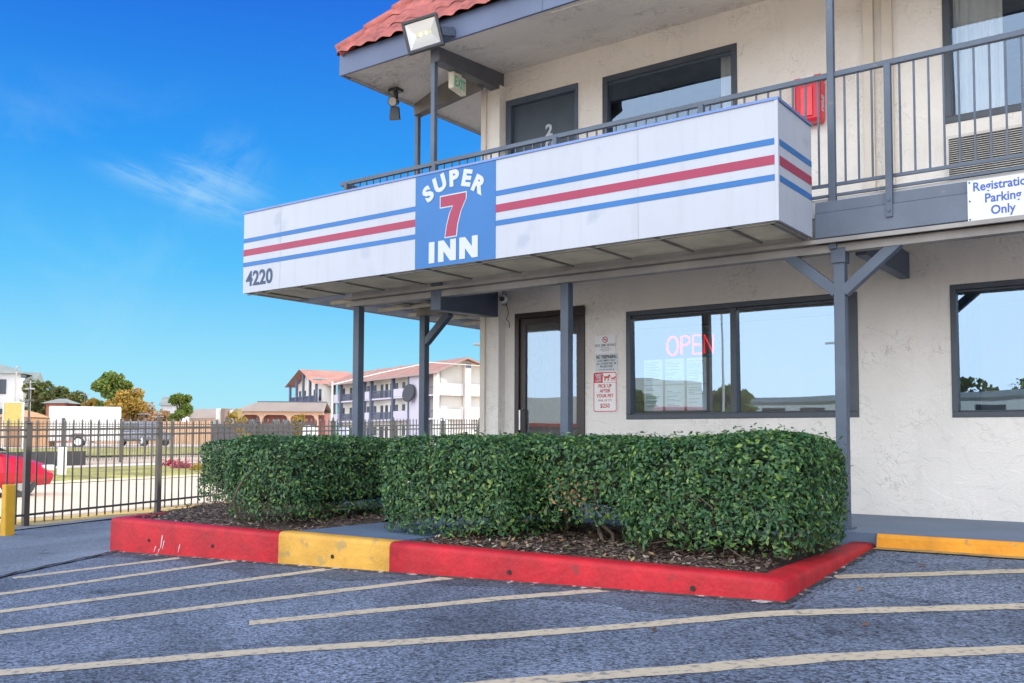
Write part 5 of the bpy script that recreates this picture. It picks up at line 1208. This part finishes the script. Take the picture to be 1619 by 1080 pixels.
# trailer
root = thing('box_trailer', 'plain white box trailer parked across the street', 'trailer', (*far(130, 58), -.62))
M = frame_at(78, 57.6, -.65, FA + 22.0)
MB().box(0, 4.05, 0, 2.6, .38, 2.52).xf(M).build('body', mat('trailer_white', (.84, .84, .83), .4, var=.03, vs=.5), root, bevel=.04)
MB().box(-.05, -.002, .06, 2.54, .36, 2.48).xf(M).build('rear_door', mat('trailer_rear_shaded', (.46, .30, .22), .6, var=.08), root, bevel=.01)  # brown colour holds the shade of the rear end
mb = MB(); mb.tube([(1.65, -.06, .33), (1.65, .2, .33)], .34, 18); mb.tube([(1.65, 2.4, .33), (1.65, 2.66, .33)], .34, 18); w_ = mb.xf(M).build('wheel', BLACKPL, root)
MB().tube([(1.65, -.09, .33), (1.65, -.061, .33)], .22, 14).xf(M).build('rim', WHITEPL, w_)
mb = MB(); mb.prism([(1.15, .38), (1.2, .75), (1.4, .86), (1.9, .86), (2.1, .75), (2.15, .38), (2.05, .38), (2.0, .7), (1.85, .78), (1.45, .78), (1.3, .7), (1.25, .38)], -.12, -.005); mb.xf(M).build('mudguard', mat('mudguard', (.25, .2, .17), .5), root)
mb = MB(); mb.bar((4.05, 1.3, .42), (5.3, 1.3, .42), .1).tube([(5.1, 1.3, .5), (5.1, 1.3, -.0)], .04); mb.xf(M).build('tow_bar', IRON, root)
MB().box(0, 4.05, -.012, -.002, .38, .46).xf(M).build('side_rail', mat('rail_alu', (.6, .58, .55), .4, metal=.4), root)

def car(name, label, M, body, prof, wid, ww=.33, wheels=(), glass=None, dark=False, zc=.0, extra=None):
    """prof: list of (x, z_low, z_high, half width at low, half width at high) stations from rear to front"""
    x0 = M @ Vector((0, 0, 0)); root = thing(name, label, 'car', tuple(x0)); mb = MB(); vs = []; n = 10
    for (x, zl, zh, wl, wh) in prof:
        zm = zl + (zh - zl) * .45
        for y, z in ((-wl * .9, zl), (-wl, zl + .12), (-wl * 1.02, zm), (-wh, zh - .06), (-wh * .86, zh), (wh * .86, zh), (wh, zh - .06), (wl * 1.02, zm), (wl, zl + .12), (wl * .9, zl)): vs.append((x, y, z))
    k = len(prof)
    mb.add(vs, [(i * n + j, i * n + (j + 1) % n, (i + 1) * n + (j + 1) % n, (i + 1) * n + j) for i in range(k - 1) for j in range(n)] + [tuple(range(n)), tuple(reversed(range((k - 1) * n, k * n)))])
    mb.xf(M).build('body', body, root, bevel=.02)
    for (x, r) in wheels:
        for s in (-1, 1):
            w_ = MB().tube([(x, s * (wid - .2), r), (x, s * (wid + .02), r)], r, 20).xf(M).build('wheel', BLACKPL, root)
            MB().tube([(x, s * (wid + .021), r), (x, s * (wid + .03), r)], r * .62, 14).xf(M).build('rim', CHROME, w_)
    return root
CARGL = mat('car_glass', (.02, .025, .03), .08)
# dark sport utility vehicle seen from the rear quarter
M = frame_at(229, 67, -.62, FA - 90 + 50)
suv = car('parked_car', 'dark grey sport utility vehicle parked by the timber fence', M, mat('suv_grey', (.20, .215, .25), .3, metal=.2), [(-2.3, .45, .95, .86, .84), (-2.25, .38, 1.02, .93, .9), (-1.2, .36, 1.05, .96, .92), (1.0, .36, 1.06, .96, .92), (1.2, .36, 1.02, .96, .9), (2.1, .38, .92, .92, .84), (2.3, .45, .8, .8, .76)], .93, wheels=((-1.4, .37), (1.4, .37)))
mb = MB(); vs = []
for x, z, w in ((-2.2, 1.04, .88), (-1.95, 1.68, .70), (-1.0, 1.74, .72), (.3, 1.72, .70), (1.15, 1.04, .86)): vs += [(x, -w, z), (x, w, z)]
mb.add(vs + [(-.5, -.9, 1.04), (-.5, .9, 1.04)], [(0, 1, 3, 2), (2, 3, 5, 4), (4, 5, 7, 6), (6, 7, 9, 8), (0, 2, 4, 6, 8, 10), (1, 11, 9, 7, 5, 3)]); mb.xf(M).build('cabin', mat('suv_grey', (.1, .1, .1)), suv)
mb = MB()
mb.add([(-2.19, -.74, 1.12), (-2.19, .74, 1.12), (-2.0, .62, 1.58), (-2.0, -.62, 1.58)], [(0, 1, 2, 3)])
for s in (-1, 1):
    for a, b in ((-1.85, -.95), (-.85, .0), (.1, .8)): mb.add([(a, s * .90, 1.12), (b, s * .90, 1.12), (min(b, .5), s * .765, 1.6), (a, s * .765, 1.6)], [(0, 1, 2, 3)])
mb.xf(M).build('side_glass', CARGL, suv, fix=False)
for s in (-1, 1): MB().box(-2.33, -2.26, s * .82 - .09, s * .82 + .09, .78, 1.0).xf(M).build('tail_light', mat('tail_red', (.35, .02, .02), .3), suv)
MB().box(-2.42, -2.28, -.85, .85, .42, .6).xf(M).build('bumper', BLACKPL, suv, bevel=.03)
# red car driving along the street at the left edge
pc = F0 + FU * 5.0 + FN * 6.1
M = Matrix.Translation((pc.x, pc.y, -1.16)) @ Matrix.Rotation(math.atan2(FU.y, FU.x), 4, 'Z')
REDCAR = mat('car_red', (.36, .008, .022), .2, var=.03)
rc = car('red_car', 'bright red car driving along the street past the yellow bollard', M, REDCAR, [(-4.3, .35, .85, .74, .70), (-4.15, .24, .92, .86, .78), (-3.2, .2, .88, .9, .82), (-1.3, .2, .84, .9, .83), (-.7, .2, .76, .88, .78), (-.15, .22, .62, .82, .68), (.05, .28, .50, .64, .56)], .82, wheels=((-3.45, .31), (-.85, .31)))
mb = MB(); vs = []
for x, z, w in ((-3.9, .92, .74), (-3.1, 1.30, .56), (-2.2, 1.36, .58), (-1.95, 1.33, .57), (-1.1, .88, .74)): vs += [(x, -w, z), (x, w, z)]
mb.add(vs + [(-2.4, -.78, .90), (-2.4, .78, .90)], [(0, 1, 3, 2), (2, 3, 5, 4), (4, 5, 7, 6), (6, 7, 9, 8), (0, 2, 4, 6, 8, 10), (1, 11, 9, 7, 5, 3)]); mb.xf(M).build('cabin', CARGL, rc)
MB().box(-3.05, -2.0, -.54, .54, 1.335, 1.375).xf(M).build('car_roof', REDCAR, rc, bevel=.02)
for s in (-1, 1):
    MB().box(-.34, -.03, s * .60 - .16, s * .60 + .16, .49, .60).xf(M).build('headlight', mat('headlight', (.75, .72, .62), .2), rc, bevel=.02)
    MB().tube([(-.16, s * .5 - .08, .36), (-.16, s * .5 + .08, .36)], .05, 8).xf(M).build('indicator', mat('amber', (.6, .25, .03), .3), rc)
MB().box(.0, .075, -.5, .5, .29, .37).xf(M).build('grille', BLACKPL, rc)
# black low barrier behind the red car
a, b = F0 + FU * 2.0 + FN * 14.9, F0 + FU * 14.2 + FN * 14.9
mb = MB(); mb.bar((a.x, a.y, -.72), (b.x, b.y, -.72), .05, .5); tag(mb.build('black_strip', mat('strip_black', (.03, .03, .035), .8, var=.3, vs=1.5)), 'low black barrier along the far fence behind the red car', 'strip')
# red and yellow flower clumps on the verge
for p, d, w, m_, lab, sd_ in ((276, 31.5, .42, [(.55, .02, .06), (.65, .10, .16), (.4, .02, .04), (.7, .25, .28)], 'clump of red flowers on the grass verge across the street', 31), (292, 30, .45, [(.6, .12, .2), (.7, .3, .35), (.5, .05, .1)], 'pinker clump of flowers beside the red flowers', 32), (322, 29, .4, [(.7, .45, .03), (.75, .55, .08), (.3, .3, .05)], 'clump of yellow flowers beside the ragged hedge end', 33)):
    x, y = far(p, d); rg = np.random.default_rng(sd_); n = 330; u_, v_ = uv(x, y); z = far_z(v_)
    root = thing('flower_clump', lab, 'flowers', (x, y, z), 'flower clumps on the verge'); ax = Vector((math.cos(R(YAW)), math.sin(R(YAW)), 0)); mb = MB()
    for k in range(n):
        c = Vector((x, y, z)) + ax * rg.normal(scale=w * .42) + Vector((0, 0, abs(rg.normal(scale=.085)) + .02)); a = Vector(rg.normal(size=3)).normalized() * .05; b = a.cross(Vector(rg.normal(size=3))).normalized() * .035; mb.quad(c - a, c - b, c + a, c + b)
    mb.build('blossoms', mat_leaf('bloom_%d' % sd_, m_, .6, .3, .2), root, fix=False)
# yellow board sign and orange container at the far left
root = thing('yellow_board', 'blank yellow board sign on two white legs at the far left', 'sign', (*far(20, 47), -.6))
M = frame_at(5, 47, -.62, FA)
MB().box(.05, .95, 0, .04, 1.15, 2.3).xf(M).build('board', mat('board_yellow', (.70, .52, .16), .6, var=.08), root)
for a in (-.02, .95): MB().box(a, a + .07, -.02, .06, 0, 2.35).xf(M).build('leg', WHITEPL, root)
MB().box(-.02, 1.02, -.02, .06, 2.3, 2.36).xf(M).build('top_rail', WHITEPL, root)
gen_house('garden_shed', 'brown timber shed behind the yellow board sign', 'shed', 18, 56, FA - 6, 2.6, 2.4, 1.75, .45, mat('shed_brown', (.36, .20, .11), .85, var=.12), mat('shed_roof', (.42, .24, .12), .8), [], .1)
# street lamps and poles
def street_lamp(label, p, d, h, arm, z, thick=.09, dirn=1, w2=False):
    x, y = far(p, d); root = thing('street_lamp', label, 'street lamp', (x, y, z)); ax = Vector((math.cos(R(YAW)), math.sin(R(YAW)), 0)) * dirn
    c = Vector((x, y, z)); MB().tube([c, c + Vector((0, 0, h))], thick, 10, r1=thick * .7).build('pole', mat('pole_pale', (.62, .58, .52), .5), root)
    MB().tube([c + Vector((0, 0, h - .15)), c + ax * arm * .5 + Vector((0, 0, h + .45 * arm * .4)), c + ax * arm + Vector((0, 0, h + .5 * arm * .4))], thick * .4, 6).build('arm', GREYPL, root)
    e = c + ax * arm + Vector((0, 0, h + .5 * arm * .4)); MB().tube([e - ax * .1, e + ax * .25, e + ax * .5], .09, 8, r1=.05).build('lamp_head', GREYPL, root)
street_lamp('pale street lamp standing before the long apartment front', 525, 62, 4.3, .8, -.6, .09, -1)
street_lamp('street lamp whose head shows left of the porch corner column', 800, 42, 4.6, 1.0, -.6, .07, -1)
for p, d, h, lab in ((24, 80, 6.6, 'pale utility pole before the white apartments'), (47, 84, 5.6, 'slim white pole beside the narrow white house'), (134, 92, 4.9, 'thin dark pole above the trailer roof'), (228, 80, 2.7, 'short blue grey pole behind the parked vehicle'), (250, 80, 2.5, 'short dark pole above the timber fence')):
    x, y = far(p, d); root = thing('utility_pole', lab, 'pole', (x, y, -.6), 'poles across the street'); MB().tube([(x, y, -.7), (x, y, -.6 + h)], .09 if p < 60 else .06, 8, r1=.06 if p < 60 else .045).build('shaft', mat('pole_grey', (.42, .40, .38), .7) if p < 60 else mat('pole_dark', (.12, .12, .13), .6), root)
    MB().bar((x - .4, y - .3, -.75 + h), (x + .4, y + .3, -.75 + h), .06).build('crossarm', GREYPL, root)
x, y = far(46, 38); root = thing('fence_lantern', 'dark flat topped lantern post above the left iron fence post', 'lantern', (x, y, -.7))
MB().tube([(x, y, -.75), (x, y, 1.9)], .04, 8).build('pole', IRON, root); MB().box(x - .22, x + .22, y - .1, y + .1, 1.9, 1.96).build('cap', GREYPL, root); MB().box(x - .2, x + .2, y - .1, y + .1, 1.42, 1.5).build('tray', IRON, root)
def alt(y, d): return (690.5 - y) / 1486.26 * d
mb = MB(); P3 = []
for p, y, d in ((528, 606, 62), (600, 588, 70), (680, 571, 80), (775, 577, 92), (900, 600, 110)):
    q = far(p, d); P3.append((*q, alt(y, d)))
tag(MB().tube(P3, .035, 5).build('overhead_cable', mat('cable_pale', (.7, .66, .6), .6)), 'pale overhead cable strung across the front of the apartment gable', 'cable')
# white tank, leaning post and red hydrant right of the rear porch post
x, y = far(698, 74); root = thing('white_tank', 'rounded white tank beyond the fence under the apartment gable', 'tank', (x, y, -.6))
mb = MB(); U = 18; vs = []
for z, r in ((-.6, .55), (.9, .58), (1.25, .56), (1.42, .42), (1.48, .0)):
    for j in range(U): vs.append((x + 1.15 * r * math.cos(j * 2 * math.pi / U), y + 1.15 * r * math.sin(j * 2 * math.pi / U), z))
mb.add(vs, [(i * U + j, i * U + (j + 1) % U, (i + 1) * U + (j + 1) % U, (i + 1) * U + j) for i in range(4) for j in range(U)]); mb.build('shell', WHITEPL, root, smooth=True)
MB().tube([(x, y, 1.48), (x, y, 1.6)], .12, 10).build('lid', GREYPL, root)
x, y = far(755, 40); ax = Vector((math.cos(R(YAW)), math.sin(R(YAW)), 0)); c = Vector((x, y, -.75))
tag(MB().bar(c - ax * .12, c + ax * .14 + Vector((0, 0, 1.6)), .12).build('leaning_post', IRON), 'dark leaning post beyond the fence left of the porch column', 'post')
x, y = far(763, 44); root = thing('fire_hydrant', 'small red and white hydrant beside the leaning dark post', 'hydrant', (x, y, -.7))
MB().tube([(x, y, -.75), (x, y, .55), (x, y, .72)], .13, 12, r1=.07).build('barrel', REDPL, root); MB().tube([(x - .25, y - .18, .45), (x + .25, y + .18, .45)], .08, 10).build('nozzle', WHITEPL, root)
for p, d, lab in ((487, 55, 'pale rounded bin behind the far fence rails'), (494, 57, 'white rounded bin beside the pale bin'), (545, 60, 'bluish bin beyond the fence near the street lamp')):
    x, y = far(p, d); root = thing('bin', lab, 'bin', (x, y, -.6), 'bins beyond the fence'); MB().tube([(x, y, -.6), (x, y, .45), (x, y, .62)], .38, 14, r1=.3).build('drum', WHITEPL if p != 545 else mat('bin_blue', (.45, .52, .62), .5), root); MB().tube([(x, y, .62), (x, y, .72)], .32, 14, r1=.1).build('lid', GREYPL, root)

# ------------------------------------------------------------------ what the windows mirror, across the lot behind the viewpoint
root = thing('store_building', 'pale flat roofed store mirrored in the glass lobby door', 'store', (-46, -52, -1.2))
MB().box(-58, -37, -62, -52, 1.3, 3.7).box(-57.9, -37.1, -61.9, -52.1, -1.4, 1.0, 1).build('wall', [mat('store_cream', (.76, .70, .58), .8), mat('store_dark', (.10, .09, .09), .6)], root)
MB().box(-58.2, -36.8, -62, -51.8, 1.001, 1.299).build('sign_band', mat('band_red', (.45, .03, .03), .5), root)
for (x, y, h, w, m, lab, sd_) in ((-27, -45, 3.7, 3.6, TREE_A, 'tree mirrored in the lobby window', 41), (-36, -46, 3.6, 4, TREE_A, 'lower tree mirrored at the left of the lobby window', 42), (-14, -120, 6.5, 12, TREE_A, 'broad far tree mirrored in the end window', 43), (-32, -125, 6.8, 14, TREE_C, 'far tree clump mirrored left in the end window', 44)):
    tree('tree', lab, x, y, -1.2, h, w, m, 2200, sd_, .35, 10, None, .2)
root = thing('long_store', 'long low white shop row mirrored low in the lobby panes', 'store', (-24, -72, -1.2))
MB().box(-44, -8, -80, -72, -1.3, 1.9).box(-44.2, -7.8, -80, -71.7, 1.901, 2.4, 1).build('wall', [mat('row_white', (.70, .68, .62), .8), mat('row_trim', (.34, .36, .38), .7)], root)
for k in range(9): MB().box(-43 + k * 3.9, -40.6 + k * 3.9, -71.98, -71.9, -1.2, 1.3).build('window', DKGL, root)
mb = MB(); rg = np.random.default_rng(5); V = []
for k in range(7000):
    x = rg.uniform(-110, 60); hh = 4.5 + 2.5 * math.sin(x * .13) + 1.5 * math.sin(x * .41 + 1); c = Vector((x, -150 + rg.normal(scale=2), -1 + hh * rg.random() ** .7)); a = Vector(rg.normal(size=3)).normalized() * .6; b = a.cross(Vector(rg.normal(size=3))).normalized() * .5; mb.quad(c - a, c - b, c + a, c + b)
stuff('treeline', mb, TREE_C, fix=False)
for (x, y, h, r, lab) in ((-21.0, -30, 6.6, .07, 'slender pale lamp pole mirrored in the left lobby pane'), (-11.6, -20, 6.0, .16, 'thick grey pole mirrored in the right lobby pane'), (-14.6, -32, 4.2, .06, 'short thin lamp pole mirrored in the right lobby pane')):
    root = thing('light_pole', lab, 'light pole', (x, y, -1.3)); MB().tube([(x, y, -1.3), (x, y, h)], r, 10, r1=r * .8).build('shaft', mat('pole_pale', (.6, .6, .5)), root); MB().bar((x - 1.4, y, h), (x + 1.6, y, h), .12).build('lamp_arm', WHITEPL, root)
